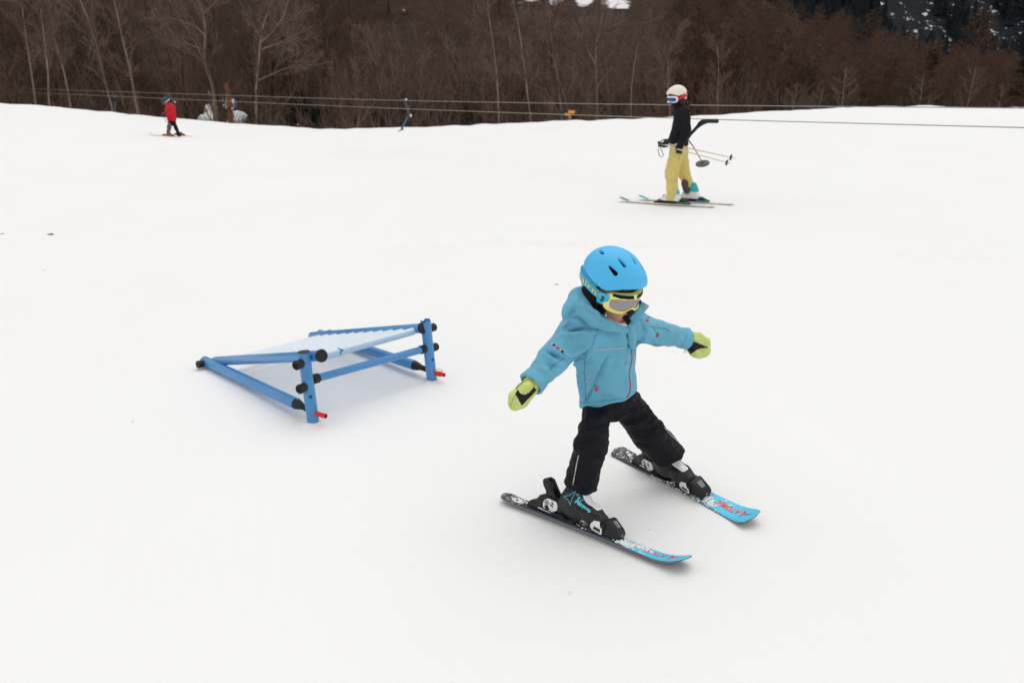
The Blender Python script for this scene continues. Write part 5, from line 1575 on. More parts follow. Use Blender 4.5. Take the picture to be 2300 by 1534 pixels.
    pts_ = [P(1543, 314, yv), P(1552, 301, yv), P(1566, 286, yv), P(1578, 277.5, yv), P(1588, 274, yv)]
    hb = MB().tube(pts_, [.020, .022, .024, .026, .024], 14)
    hb.tube([P(1560, 293, yv), P(1570, 277, yv), P(1576, 272.5, yv), P(1590, 272, yv)], [.012, .016, .020, .020], 12)
    hb.build('arm', ABLK, tr_)
    MB().tube([P(1587, 272.8, yv), P(1590, 272.5, yv), P(1611, 272.5, yv), P(1613.5, 272.5, yv)], [.026, .029, .030, .026], 16).build('grip', ABLK, tr_)
    MB().tube([P(1541, 312, yv), P(1547, 316, yv), P(1558, 331, yv - .02), P(1566, 345, yv - .05), P(1577, 364, yv - .1)], [.016, .011, .009, .008, .008], 8).build('rod', RODM, tr_)
    c = P(1578, 367.5, yv - .1); n_ = nrm((-.22, -.32, .92)); e1, e2, _ = frame_from(n_)
    dm = MB(); dm.tube([c - n_ * .014, c - n_ * .010, c + n_ * .006, c + n_ * .010, c + n_ * .004], [.085, .098, .098, .085, .02], 28); dm.tube([c, c + n_ * .035], [.022, .014], 12)
    dm.build('disc', DISCM, tr_, sharp=30)
    return Yb
YB = adult()

# ------------------------------------------------------------------ child in red farther up
RJ = mat('red_jacket', lin(196, 28, 40), .7, .2, var=(8, .15))
DHEL = mat('slate_helmet', lin(60, 63, 70), .5)
PINK = mat('pale_strap', lin(206, 190, 196), .7)
YSK = mat('yellow_ski', lin(222, 196, 120), .5)
ORA = mat('orange_ski_boot', lin(150, 66, 52), .5)
STR_G = mat('grey_stripe', lin(112, 108, 116), .7)
def red_child():
    c1, c2 = GT(377.5, 307.5), GT(403, 305.5); Yb = (c1[1] + c2[1]) / 2
    P = lambda x, y, d=0: PY(330 and x, y, Yb + d)
    K = lambda px: px * (Yb * .97) / FPX
    root = thing('person', 'distant child in red jacket and dark helmet skiing below the bare trees', 'person', (c1 + c2) / 2)
    hc = P(371.5, 226); hfw = nrm((-.75, -.5, -.45)); fr = Frame(hc, hfw)
    neck, chest, pel = P(377, 236), P(382.5, 252), P(386, 271)
    hN, kN, aN = P(382, 274, -.08), P(379.5, 290, -.09), P(377.7, 304, -.05)
    hF, kF, aF = P(390, 274, .08), P(396, 290, .06), P(402, 303, .03)
    sh, el, wr = P(380, 244, -.14), P(384, 256, -.2), P(373, 258, -.22)
    s2, e2, w2 = P(381, 244, .14), P(376, 256, .2), P(368, 258, .16)
    def body(Q):
        q = fr.l(Q); d = ell(q, (0, 0, -.03), (.095, .075, .105)); d = smin(d, ell(q, (.03, 0, -.09), (.055, .05, .05)), .02); d = smin(d, ell(q, (.09, 0, -.06), (.02, .014, .02)), .015)
        d = smin(d, cone(Q, hc, neck, .06, .06), .02); d = smin(d, cone(Q, neck, chest, .06, .1), .04); d = smin(d, cone(Q, chest, pel, .1, .1), .04)
        for ch in ((sh, el, wr), (s2, e2, w2)): d = smin(d, cone(Q, ch[0], ch[1], .045, .035), .02); d = smin(d, cone(Q, ch[1], ch[2], .035, .03), .02)
        for ch in ((hN, kN, aN), (hF, kF, aF)): d = smin(d, cone(Q, ch[0], ch[1], .065, .045), .03); d = smin(d, cone(Q, ch[1], ch[2], .045, .035), .02)
        return d
    pts = np.array([hc, aN, aF, el, w2, pel]); lo, hi = pts.min(0) - .25, pts.max(0) + .25
    V, F = nets(body, lo, hi, .024); link_mesh('body', relax(V, F, 2), F, SKIN, root)
    def coat(Q):
        d = loft(Q, [P(386, 273), P(383.5, 256), P(382, 246), P(378, 237)], [.15, .16, .16, .09], [K(10), K(10), K(10), K(5)], (.3, .95, 0))
        for ch in ((sh, el, wr), (s2, e2, w2)): d = smin(d, smin(cone(Q, ch[0], ch[1], .075, .06), cone(Q, ch[1], ch[2], .06, .045), .02), .03)
        hood = cone(Q, P(382, 236), P(389, 242), .06, .08)
        return smax(smin(d, hood, .04), halfspace(Q, P(386, 272.3), (0, 0, -1)), .01)
    V, F = nets(coat, lo, hi, .022); link_mesh('jacket', crumple(relax(V, F, 1), F, 6, .015), F, RJ, root)
    def tr(Q):
        d = cone(Q, P(386, 268), P(386.5, 275), K(8), K(7.6))
        for a, k_, b in ((hN, kN, P(377.5, 308, -.05)), (hF, kF, P(403.5, 307, .03))):
            d = smin(d, smax(smin(cone(Q, a, k_, K(4.6), K(4.0)), cone(Q, k_, b, K(4.0), K(4.2)), .03), halfspace(Q, b + np.array([0, 0, .0]), (0, 0, -1)), .01), .03)
        return d
    V, F = nets(tr, lo, hi, .022); tz = link_mesh('trousers', crumple(relax(V, F, 1), F, 7, .012), F, PANTS, root)
    bv = bvh(V, F); mb = MB(); ribbon(mb, bv, [(379, 276), (382, 283), (383, 288)], .07, .01); mb.build('stripe', STR_G, tz)
    mb = MB(); ribbon(mb, bv, [(376.5, 283), (379.5, 293), (381, 301)], .07, .01); mb.build('stripe', STR_G, tz)
    head_gear(root, fr, 1.02, DHEL, ABLK, PINK, DHEL, ALENS, [], .016)
    for w_, e_ in ((wr, el), (w2, e2)):
        d = nrm(w_ - e_)
        def mt(Q): return smin(ell(Q, w_ + d * .05, (.075, .05, .055)), cone(Q, w_ + d * .0, w_ + d * .06 + np.array([0, -.05, -.03]), .025, .02), .015)
        V, F = nets(mt, w_ - .2, w_ + .2, .018); link_mesh('mitten', relax(V, F, 1), F, ABLK, root)
    hd = nrm((-.93, -.1, 0))
    for c, lab, tp in ((c1, 'small yellow-tipped ski under the forward leg of the red child', .80), (c2, 'small yellow ski under the trailing leg of the red child', .5)):
        f_ = Frame(c, hd); W = f_.w
        def bt(Q):
            q = f_.l(Q); d = loft(q, [(-.08, 0, .07), (.09, 0, .055)], [.045, .04], [.045, .035], (0, 1, 0)); d = smin(d, cone(q, (-.05, 0, .06), (-.045, 0, .09), .042, .042), .03); return smax(d, -(q[:, 2] - .028), .004)
        V, F = nets(bt, c - .3, c + .3, .018); link_mesh('boot', relax(V, F, 1), F, ORA, root)
        sr = thing('ski', lab, 'ski', c, 'skis of the red child')
        a, b = W((-.55, 0, 0)), W((tp, 0, 0)); a[2] = terrain(a[0], a[1]); b[2] = terrain(b[0], b[1])
        g = Frame(c + Zup * .012, b - a)
        V, F, al, M = ski_mesh(g, .42, tp - .2, .07, .10, .09, .012, .09, .015, 50)
        link_mesh('ski_body', V, F, [YSK, YSK, ABLK], sr, M, True, 35)
        for x0 in (-.13, .12): MB().prism([(x0 - .07, .01), (x0 + .07, .01), (x0 + .03, .06), (x0 - .03, .06)], g.o, g.x, g.z, -g.y, .06).build('binding', ABLK, sr, bevel=.004)
    # poles
    for (x0, y0, x1, y1, dy, lab) in ((369, 262, 373.5, 276, -.22, 'short red-grip ski pole hanging from the red child, in front of the knee'), (367.5, 259, 371, 268, .16, 'short ski pole in the far hand of the red child')):
        a, b = P(x0, y0, dy), P(x1, y1, dy - .1); d = nrm(b - a)
        pr = thing('ski_pole', lab, 'ski pole', b, 'poles of the red child')
        MB().tube([a, b], [.009, .007], 8).build('shaft', POLE if dy > 0 else ORA, pr); MB().tube([a - d * .1, a + d * .01], .018, 8).build('grip', RJ, pr)
red_child()

# ------------------------------------------------------------------ rope tow lines, empty handles, footpath sign
CABLE = mat('tow_cable', lin(146, 143, 134), .6, .3)
def cable(knots, label):
    px = np.linspace(knots[0][0], knots[-1][0], 90)
    py = np.interp(px, [k[0] for k in knots], [k[1] for k in knots])
    # smooth the sag, depth follows a straight line across the slope (1/depth is linear in the picture)
    for _ in range(60): py[1:-1] = .25 * py[:-2] + .5 * py[1:-1] + .25 * py[2:]
    inv = np.interp(px, [k[0] for k in knots], [1 / k[2] for k in knots])
    pts = [PY(x, y, 1 / i) for x, y, i in zip(px, py, inv)]
    m = pts[45]
    o = MB().tube([p for p in pts], .007, 6, caps=True).build('tow_cable', CABLE, loc=m)
    tag(o, label, 'cable', 'tow cables')
cable([(-250, 195, 95), (0, 205.5, 56), (860, 243.5, 24), (1280, 258.5, 16.4), (1610, 269.5, YB), (2300, 287.5, 8.9), (2700, 297, 7.3)], 'lower grey tow rope running low over the snow past the tow rider')
cable([(-250, 189, 97), (0, 197.5, 57), (860, 226.5, 25), (1500, 236.5, 14.6), (2300, 243.5, 9.7), (2700, 247, 8.0)], 'upper grey return cable stretched in front of the bare trees')

HBLUE = mat('blue_hanger', lin(62, 96, 138), .5); HGREY = mat('grey_hanger', lin(70, 72, 76), .6); WKNOB = mat('white_knob', lin(206, 206, 212), .4)
def hanger(top, clamp, knob, rod, disc, Y, label, rodm=HBLUE, sc=1.0):
    p = lambda q: PY(q[0], q[1], Y)
    s = Y / FPX * sc; kn = WKNOB if sc == 1 else HGREY
    root = thing('tow_hanger', label, 'tow hanger', p(disc), 'empty hangers on the tow cables')
    MB().tube([p((top[0] - 9, top[1] + 1)), p((top[0] - 3, top[1])), p((top[0] + 3, top[1] + 1))], [1.6 * s, 2.6 * s, 2.2 * s], 10).build('clamp', HGREY, root)
    MB().ball(p((top[0] + 3, top[1])), 2.6 * s, 12, 8).build('pulley', kn, root)
    MB().tube([p((top[0] - 1, top[1] + 4)), p(((top[0] + knob[0]) / 2, (top[1] + knob[1]) / 2)), p((knob[0] - 3, knob[1]))], [2.2 * s, 3.6 * s, 2.2 * s], 10).build('spring_case', HGREY, root)
    MB().ball(p(knob), 2.9 * s, 12, 8).build('knob', WKNOB if sc > .55 else HGREY, root)
    MB().tube([p(q) for q in rod], [2.1 * s] * (len(rod) - 1) + [1.2 * s], 10).build('rod', rodm, root)
    e = p(disc); n_ = nrm((-.35, -.12, .93)); 
    MB().tube([e - n_ * .7 * s, e, e + n_ * .8 * s], [7.4 * s, 7.8 * s, 1.5 * s], 20).build('disc', DISCM, root)
hanger((909, 224.5), None, (922.5, 260), [(916, 262), (910, 274), (903, 288), (901, 292)], (901, 292.5), 24.4, 'empty tow hanger with a curved blue rod hanging before the thicket')
hanger((50, 204), None, (54, 214), [(53, 217), (52, 226), (50, 233)], (49, 233.5), 51, 'small dark tow hanger at the far end of the cables', HGREY, .5)
hanger((258, 212), None, (259, 229), [(259, 230), (258, 242), (257, 252)], (257, 253), 43, 'blue tow hanger hanging between the tow rope and the leaning birch', HBLUE, .5)
hanger((380, 214), None, (393, 229.5), [(387, 232), (390, 236), (392, 239)], (392, 240), 38.5, 'pale-knobbed tow hanger behind the red child', HGREY, .6)

def sign():
    SY = 44.0; p = lambda x, y, d=0: PY(x, y, SY + d)
    s = SY / FPX
    b = p(1279.8, 300); b[2] = terrain(b[0], b[1])
    root = thing('signpost', 'footpath signpost with two orange arrow boards beyond the snow crest', 'sign', b)
    WOODY = mat('orange_board', lin(226, 152, 74), .6, var=(6, .1)); PST = mat('grey_post', lin(168, 164, 166), .6); MAG = mat('magenta_band', lin(170, 60, 88), .6)
    po = MB().tube([b, p(1279.8, 255)], 2.0 * s, 12).build('post', PST, root)
    MB().tube([p(1280, 267), p(1280, 270.2)], 2.6 * s, 12).build('band', MAG, po); 
    X, Z = np.array([1.0, 0, 0]), Zup
    def board(x, y, l, h, flip):
        o = p(x, y, -.09); pl = [(-l, -h), (l * .78, -h), (l, 0), (l * .78, h), (-l, h)]
        if flip: pl = [(-a, q) for a, q in pl][::-1]
        MB().prism([(a * s, q * s) for a, q in pl], o, X, Z, np.array([0, -1.0, 0]), .03).build('board', WOODY, root, bevel=.004)
    board(1284, 252.3, 7.4, 3.6, False); board(1274, 257.7, 6.8, 2.8, True)
    MB().prism([(-2.6 * s, -2.8 * s), (2.6 * s, -2.8 * s), (2.6 * s, 2.8 * s), (-2.6 * s, 2.8 * s)], p(1276.8, 269.2, -.09), X, Z, np.array([0, -1.0, 0]), .03).build('marker', MAG, root, bevel=.004)
sign()
# ------------------------------------------------------------------ leafless woodland behind the crest
def bark(name, c1, c2, sc=1.2):
    return mat(name, c1, .9, .1, var=(sc, .3), col2=c2)
BK_PALE = bark('pale_bark', lin(140, 123, 105), lin(92, 80, 69))
BK_GREY = bark('grey_bark', lin(148, 130, 114), lin(96, 83, 74))
BK_DARK = bark('dark_bark', lin(88, 72, 62), lin(58, 48, 43))
BK_RUST = bark('rust_bark', lin(124, 82, 56), lin(86, 56, 41))
TW_GREY = bark('grey_twigs', lin(124, 106, 94), lin(92, 78, 70), .5)
TW_BROWN = bark('brown_twigs', lin(122, 100, 83), lin(89, 73, 61), .5)
TW_DARK = bark('dark_twigs', lin(96, 80, 71), lin(69, 58, 52), .5)
TW_RUST = bark('larch_twigs', lin(116, 89, 73), lin(83, 64, 54), .4)
TW_LILAC = bark('sapling_twigs', lin(112, 95, 89), lin(86, 72, 68), .5)
NEEDLE = bark('dark_needles', lin(40, 48, 34), lin(26, 32, 26), .8)
SPRUCE = bark('spruce_needles', lin(46, 52, 56), lin(30, 35, 39), .15)

class Segs:
    def __init__(s): s.a = []; s.b = []; s.ra = []; s.rb = []
    def add(s, a, b, ra, rb): s.a.append(a); s.b.append(b); s.ra.append(ra); s.rb.append(rb)
    def geo(s, n=3):
        A = np.array(s.a); B = np.array(s.b); ra = np.array(s.ra); rb = np.array(s.rb)
        d = B - A; d /= np.linalg.norm(d, axis=1, keepdims=True) + 1e-9
        h = np.where(np.abs(d[:, 2:3]) > .9, [[1.0, 0, 0]], [[0, 0, 1.0]])
        u = np.cross(h, d); u /= np.linalg.norm(u, axis=1, keepdims=True); v = np.cross(d, u)
        V = []
        for P, r in ((A, ra), (B, rb)):
            for k in range(n):
                t = 2 * math.pi * k / n
                V.append(P + r[:, None] * (u * math.cos(t) + v * math.sin(t)))
        V = np.stack(V, 1); m = len(A)
        F = np.array([[k, (k + 1) % n, n + (k + 1) % n, n + k] for k in range(n)])
        F = (np.arange(m) * 2 * n)[:, None, None] + F[None]
        return V.reshape(-1, 3), F.reshape(-1, 4)

def rdir(r, d, ang):
    a, b, _ = frame_from(d); t = r.uniform(0, 2 * math.pi)
    return nrm(d * math.cos(ang) + (a * math.cos(t) + b * math.sin(t)) * math.sin(ang))

def grow(S, r, p, d, L, rad, lvl, up=.25, spread=.6, kids=(7, 6, 4), wig=.16, minr=.007, seg=3):
    """one limb and everything that grows from it"""
    n = seg if lvl else 2
    pts = [p]; dd = d
    for i in range(n):
        dd = nrm(dd + np.array([r.gauss(0, wig), r.gauss(0, wig), r.gauss(0, wig) + up * .35]))
        pts.append(pts[-1] + dd * L / n)
    for i in range(n):
        S.add(pts[i], pts[i + 1], max(minr, rad * (1 - i / n * .75)), max(minr, rad * (1 - (i + 1) / n * .75)))
    if lvl <= 0: return
    k = kids[len(kids) - lvl] if lvl <= len(kids) else kids[0]
    for j in range(k):
        t = .22 + .78 * (j + r.random()) / k; i = min(int(t * n), n - 1); f = t * n - i
        q = pts[i] + (pts[i + 1] - pts[i]) * f; dl = nrm(pts[i + 1] - pts[i])
        grow(S, r, q, rdir(r, dl, r.uniform(spread * .6, spread * 1.3)), L * r.uniform(.35, .6) * (1.15 - .5 * t), rad * .45, lvl - 1, up, spread, kids, wig, minr, seg)

def trunk_tube(mb, pts, rs, n=8): mb.tube(pts, rs, n=n)

def make_tree(kind, seed, H):
    """prototype at the origin: (trunk MB, crown geometry)"""
    r = random.Random(seed); S = Segs(); T = MB()
    if kind == 'tall':
        n = 9; p = np.zeros(3); d = nrm((r.gauss(0, .05), r.gauss(0, .05), 1)); pts = [p]
        for i in range(n):
            d = nrm(d + np.array([r.gauss(0, .05), r.gauss(0, .05), .06])); pts.append(pts[-1] + d * H / n)
        r0 = H * .0105; rs = [r0 * (1 - .88 * (i / n) ** .9) for i in range(n + 1)]
        T.tube(pts, rs, 8)
        for j in range(30):
            t = .18 + .82 * (j + r.random()) / 30; i = min(int(t * n), n - 1); q = pts[i] + (pts[i + 1] - pts[i]) * (t * n - i)
            grow(S, r, q, rdir(r, nrm(pts[i + 1] - pts[i]), r.uniform(.5, .95)), H * r.uniform(.14, .30) * (1.15 - .75 * t), r0 * .42 * (1 - .6 * t), 2, .5, .6, (6, 5), .13, .009)
    elif kind == 'shrub':
        for s in range(r.randint(9, 14)):
            a = r.uniform(0, 2 * math.pi); tilt = r.uniform(.05, .6); d = nrm((math.cos(a) * math.sin(tilt), math.sin(a) * math.sin(tilt), math.cos(tilt)))
            p = np.array([math.cos(a), math.sin(a), 0]) * r.uniform(.05, .5); L = H * r.uniform(.6, 1.0); n = 6; pts = [p]
            for i in range(n):
                d = nrm(d + np.array([r.gauss(0, .07), r.gauss(0, .07), .05])); pts.append(pts[-1] + d * L / n)
            r0 = H * r.uniform(.006, .011)
            T.tube(pts, [r0 * (1 - .85 * i / n) for i in range(n + 1)], 6)
            for j in range(11):
                t = .2 + .8 * (j + r.random()) / 11; i = min(int(t * n), n - 1); q = pts[i] + (pts[i + 1] - pts[i]) * (t * n - i)
                grow(S, r, q, rdir(r, nrm(pts[i + 1] - pts[i]), r.uniform(.35, .8)), L * r.uniform(.16, .34), r0 * .4, 2, .4, .55, (5, 4), .14, .008)
    elif kind == 'larch':
        T.tube([np.array([0, 0, 0]), np.array([.05, 0, H * .5]), np.array([0, .05, H])], [H * .009, H * .006, H * .001], 7)
        k = 84
        for j in range(k):
            t = .08 + .90 * (j / k); a = j * 2.4 + r.uniform(-.4, .4); L = H * .31 * (1 - t) ** .7 * r.uniform(.7, 1.15) + .15
            d = nrm((math.cos(a), math.sin(a), r.uniform(-.12, .25)))
            grow(S, r, np.array([0, 0, H * t]), d, L, H * .003 * (1.1 - t), 2, .12, .8, (8, 5), .13, .010)
    elif kind == 'sapling':
        T.tube([np.zeros(3), np.array([r.gauss(0, .05), 0, H * .5]), np.array([r.gauss(0, .1), 0, H])], [H * .013, H * .008, H * .002], 6)
        for j in range(26):
            t = .1 + .88 * j / 26; a = j * 2.4; L = H * .36 * (1 - t) ** .7 + .12
            grow(S, r, np.array([0, 0, H * t]), nrm((math.cos(a), math.sin(a), r.uniform(.25, .7))), L, H * .004, 1, .3, .6, (6,), .10, .008)
    return T, S

PROTO = {}
def proto(kind, i):
    if (kind, i) not in PROTO:
        H = {'tall': 11.0, 'shrub': 6.0, 'larch': 13.0, 'sapling': 3.6}[kind]
        T, S = make_tree(kind, 100 + i * 7 + len(kind), H); V, F = S.geo()
        tm = bpy.data.meshes.new(kind + '_trunk'); tm.from_pydata(T.v, [], T.f); tm.polygons.foreach_set('use_smooth', np.ones(len(tm.polygons), bool))
        cm = bpy.data.meshes.new(kind + '_crown'); cm.from_pydata(V.tolist(), [], F.tolist())
        tm.materials.append(None); cm.materials.append(None)
        PROTO[(kind, i)] = (tm, cm, H)
    return PROTO[(kind, i)]

def plant(kind, i, p, h, rz, name, label, cat, group, tb, tw, lean=(0, 0)):
    tm, cm, H = proto(kind, i)
    root = thing(name, label, cat, p, group)
    root.scale = (h / H * random.uniform(.9, 1.15),) * 2 + (h / H,); root.rotation_euler = (lean[0], lean[1], rz)
    for nm, me, m in (('trunk', tm, tb), ('crown', cm, tw)):
        o = bpy.data.objects.new(nm, me); COL.objects.link(o); o.parent = root
        o.material_slots[0].link = 'OBJECT'; o.material_slots[0].material = m
    return root

def at(px, Y, dz=-.25):
    x = (px - CX) / 1859.0 * Y
    return np.array([x, Y, float(terrain(x, Y)) + dz])

WIN = [(905, 28, 14, 24), (713, 32, 9, 36), (1385, 8, 40, 18), (1312, 6, 22, 16), (1245, 12, 12, 22), (1180, 2, 42, 12)]
def in_gap(p, h, grow=1.0):
    """would this plant close one of the gaps through which the open snow shows?"""
    x, y0, d = to_px(p); y1 = to_px(p + np.array([0, 0, h]))[1]
    return any(abs(x - a) < sx + grow * 30 * 60 / d and y1 < b + sy and y0 > b - sy for a, b, sx, sy in WIN)

def special(poly, Y, r_px, tb, tw, name, label, branches=(), kids=26, L=2.6, seed=1, taper=.6, bl=(0.3, 1.0), spread=.8):
    """a tree whose trunk the photograph shows clearly: its stem follows that stem, at its own distance and thickness"""
    r = random.Random(seed); s = Y / FPX
    depth = [Y + r.gauss(0, .25) for _ in poly]
    pts = [PY(x, y, d) for (x, y), d in zip(poly, depth)]
    if name != 'rust_trunk_tree' or True:
        b = pts[0].copy(); b[2] = min(float(terrain(b[0], b[1])) - .2, b[2] - .3); pts = [b] + pts
    n = len(pts); rs = [r_px * s * (1 - taper * i / (n - 1)) for i in range(n)]
    # round off the bends
    P = [pts[0]]; R_ = [rs[0]]
    for i in range(n - 1):
        for t in (.33, .67, 1.0):
            P.append(pts[i] + (pts[i + 1] - pts[i]) * t); R_.append(rs[i] + (rs[i + 1] - rs[i]) * t)
    P = np.array(P)
    for _ in range(2): P[1:-1] = .25 * P[:-2] + .5 * P[1:-1] + .25 * P[2:]
    P = list(P)
    root = thing(name, label, 'tree', P[0])
    T = MB(); T.tube(P, R_, 9); limbs = [(P, R_)]
    for (bp, br) in branches:
        q = [PY(x, y, Y + r.gauss(0, .5)) for x, y in bp]
        T.tube(q, [br * s * (1 - .7 * i / (len(q) - 1)) for i in range(len(q))], 7); limbs.append((q, [br * s * (1 - .7 * i / (len(q) - 1)) for i in range(len(q))]))
    T.build('trunk', tb, root, merge=False)
    S = Segs()
    for q, rr in limbs:
        n = len(q) - 1
        for j in range(kids):
            t = bl[0] + (bl[1] - bl[0]) * (j + r.random()) / kids; i = min(int(t * n), n - 1)
            p = q[i] + (q[i + 1] - q[i]) * (t * n - i)
            grow(S, r, p, rdir(r, nrm(q[i + 1] - q[i]), r.uniform(spread * .6, spread * 1.25)), L * r.uniform(.5, 1.1), rr[i] * .38, 2, .35, .6, (6, 5), .14, .009)
    V, F = S.geo(); link_mesh('crown', V, F, tw, root, smooth=False)

W = lambda pts, ox=0, oy=0, k=2.875: [(ox + x / k, oy + y / k) for x, y in pts]
# stems that stand out in the photograph
special(W([(1400, 800), (1375, 540), (1330, 440), (1318, 340), (1328, 220), (1312, 90), (1280, 0), (1262, -70)]), 47.5, 4.6, BK_PALE, TW_GREY, 'crooked_tree', 'pale crooked tree with bent trunk behind the red child, forking near the top',
        [(W([(1312, 90), (1370, 40), (1420, -20)]), 2.6), (W([(1325, 230), (1260, 170), (1170, 140), (1080, 110)]), 2.0), (W([(1320, 320), (1220, 290), (1150, 240)]), 1.8)], 14, 2.4, 1)
special(W([(1655, 820), (1650, 560), (1670, 430), (1680, 280), (1700, 150), (1755, 20), (1775, -60)]), 48, 3.4, BK_GREY, TW_GREY, 'forked_tree', 'grey tree with steep forked limbs beside the crooked pale tree',
        [(W([(1682, 275), (1760, 210), (1830, 110), (1860, 0)]), 2.4), (W([(1670, 520), (1780, 470), (1900, 420)]), 1.6), (W([(1690, 320), (1800, 280), (1900, 230)]), 1.5)], 14, 2.3, 2)
special(W([(735, 745), (695, 590), (655, 420), (620, 290), (575, 140), (520, 10), (495, -60)]), 47, 2.4, BK_PALE, TW_GREY, 'leaning_birch', 'thin pale birch leaning towards the far hanger in front of the wood', (), 20, 1.8, 3)
special(W([(895, 760), (868, 610), (838, 440), (800, 290), (770, 150), (740, 20), (725, -60)]), 47.5, 3.2, BK_GREY, TW_GREY, 'leaning_tree', 'mid grey leaning trunk to the near side of the red child', (), 20, 2.0, 4)
special(W([(1095, 730), (1060, 560), (1030, 420), (985, 270), (950, 120), (925, -40)]), 48, 2.8, BK_DARK, TW_DARK, 'leaning_tree', 'dark leaning trunk directly behind the red child', (), 20, 2.0, 5)
special(W([(1492, 805), (1482, 680), (1472, 600), (1462, 545)]), 47, 6.6, BK_RUST, TW_DARK, 'snag', 'short orange-brown broken trunk at the snow crest by the crooked tree', (), 7, 1.2, 6, .25, (.7, 1))
special(W([(1425, 800), (1415, 640), (1400, 480), (1395, 320), (1385, 160), (1375, -30)]), 48, 5.0, BK_DARK, TW_DARK, 'dark_trunk_tree', 'dark brown trunk standing close beside the orange-brown snag', (), 14, 2.0, 7, .7, (.3, 1))
special(W([(440, 590), (415, 470), (380, 350), (345, 230), (330, 100), (310, -40)]), 48, 2.4, BK_PALE, TW_GREY, 'slender_tree', 'slender pale trunk in the left of the wood, bent at mid height', (), 18, 1.7, 8)
special(W([(315, 700), (312, 480), (295, 330), (280, 200), (262, 60), (250, -40)]), 47.5, 2.2, BK_GREY, TW_GREY, 'slender_tree', 'slender straight pale trunk above the small dark hanger', (), 18, 1.7, 9)
special(W([(228, 660), (205, 480), (180, 320), (160, 180), (140, 20), (130, -50)]), 49, 2.4, BK_GREY, TW_BROWN, 'slender_tree', 'slender grey-brown trunk near the edge of the wood by the cable ends', (), 18, 1.7, 10)
C = lambda pts: W(pts, 750, 0)
special(C([(1065, 740), (1055, 520), (1040, 380), (1020, 230), (1000, 100), (985, -40)]), 50, 2.2, BK_PALE, TW_BROWN, 'slender_tree', 'slender brown trunk above the middle of the crest, first of a loose row', (), 18, 2.0, 11)
special(C([(1275, 770), (1250, 620), (1235, 470), (1215, 320), (1190, 150), (1160, 20), (1150, -40)]), 50, 2.4, BK_PALE, TW_GREY, 'slender_tree', 'slender pale trunk rising behind the orange signpost boards', [(C([(1215, 300), (1270, 220), (1330, 150)]), 1.3)], 18, 2.0, 12)
special(C([(1478, 770), (1455, 610), (1440, 470), (1410, 320), (1398, 180), (1390, 40)]), 50.5, 2.3, BK_PALE, TW_BROWN, 'slender_tree', 'slender curved trunk just right of the orange signpost', (), 18, 2.0, 13)
special(C([(1702, 760), (1698, 600), (1692, 430), (1690, 300), (1712, 220), (1730, 120), (1740, 20)]), 50, 2.4, BK_PALE, TW_GREY, 'slender_tree', 'pale straight stem halfway between the signpost and the tow rider', [(C([(1692, 420), (1640, 330), (1600, 230)]), 1.2), (C([(1695, 560), (1770, 470), (1830, 380)]), 1.2)], 18, 1.9, 14)
special(C([(1920, 760), (1918, 600), (1935, 440), (1960, 300), (1985, 180)]), 50, 2.0, BK_GREY, TW_BROWN, 'slender_tree', 'thin stem left of the tow rider, bending slightly outwards', (), 18, 1.7, 15)
special(C([(2175, 750), (2160, 600), (2155, 480), (2160, 380), (2180, 290)]), 49, 2.6, BK_PALE, TW_GREY, 'slender_tree', 'pale stem directly behind the tow rider\'s helmet', [(C([(2158, 520), (2120, 430), (2100, 330)]), 1.6)], 18, 1.5, 16)
X3 = lambda pts: W(pts, 1500, 0)
special(X3([(320, 740), (322, 600), (328, 460), (325, 360), (318, 300)]), 49, 1.8, BK_PALE, TW_BROWN, 'slender_tree', 'short grey-brown stem in the thicket behind the tow handle', (), 18, 1.4, 17)

rr = random.Random(21)
G1, G2, G3, G4 = 'tall bare trees of the front wood', 'bare multi-stemmed bushes of the thicket', 'leafless larches on the hillside', 'pale saplings along the crest'
# saplings by the crest on the open side
for (x, top, base, lab) in [(1892, 150, 240, 'pale lilac-grey sapling above the highest point of the crest, tallest of its kind'), (1778, 185, 247, 'pale lilac-grey sapling where the crest starts to rise'), (2062, 165, 240, 'pale lilac-grey sapling with a straight leader over the crest, beside an evergreen gap'),
                            (2168, 150, 242, 'pale lilac-grey sapling with two crooked leaders'), (2240, 185, 243, 'pale lilac-grey sapling spreading low near the frame edge'), (1836, 195, 243, 'small pale lilac-grey sapling just left of the tallest sapling')]:
    Y = 47 + rr.uniform(-2, 4); p = at(x, Y); zt = CAMH + ray(x, top)[2] / ray(x, top)[1] * Y
    plant('sapling', rr.randint(0, 2), p, zt - p[2], rr.uniform(0, 6.28), 'larch_sapling', lab, 'sapling', G4, BK_GREY, TW_LILAC)
# front wood, tall trees left of the middle
for k in range(46):
    x = rr.uniform(-350, 760); Y = rr.uniform(52, 72)
    plant('tall', rr.randint(0, 4), at(x, Y), rr.uniform(9.5, 14), rr.uniform(0, 6.28), 'bare_tree', 'tall thin bare tree crowded in the dark front wood', 'tree', G1, rr.choice([BK_DARK, BK_DARK, BK_GREY]), rr.choice([TW_DARK, TW_DARK, TW_GREY, TW_BROWN]), (rr.gauss(0, .04), -abs(rr.gauss(.10, .06))))
for k in range(34):
    x = rr.uniform(-1100, -330); Y = rr.uniform(52, 78)
    plant(rr.choice(['tall', 'tall', 'shrub']), rr.randint(0, 4), at(x, Y), rr.uniform(8, 13), rr.uniform(0, 6.28), 'bare_tree', 'tall thin bare tree crowded in the dark front wood', 'tree', G1, rr.choice([BK_DARK, BK_GREY]), rr.choice([TW_DARK, TW_GREY, TW_BROWN]))
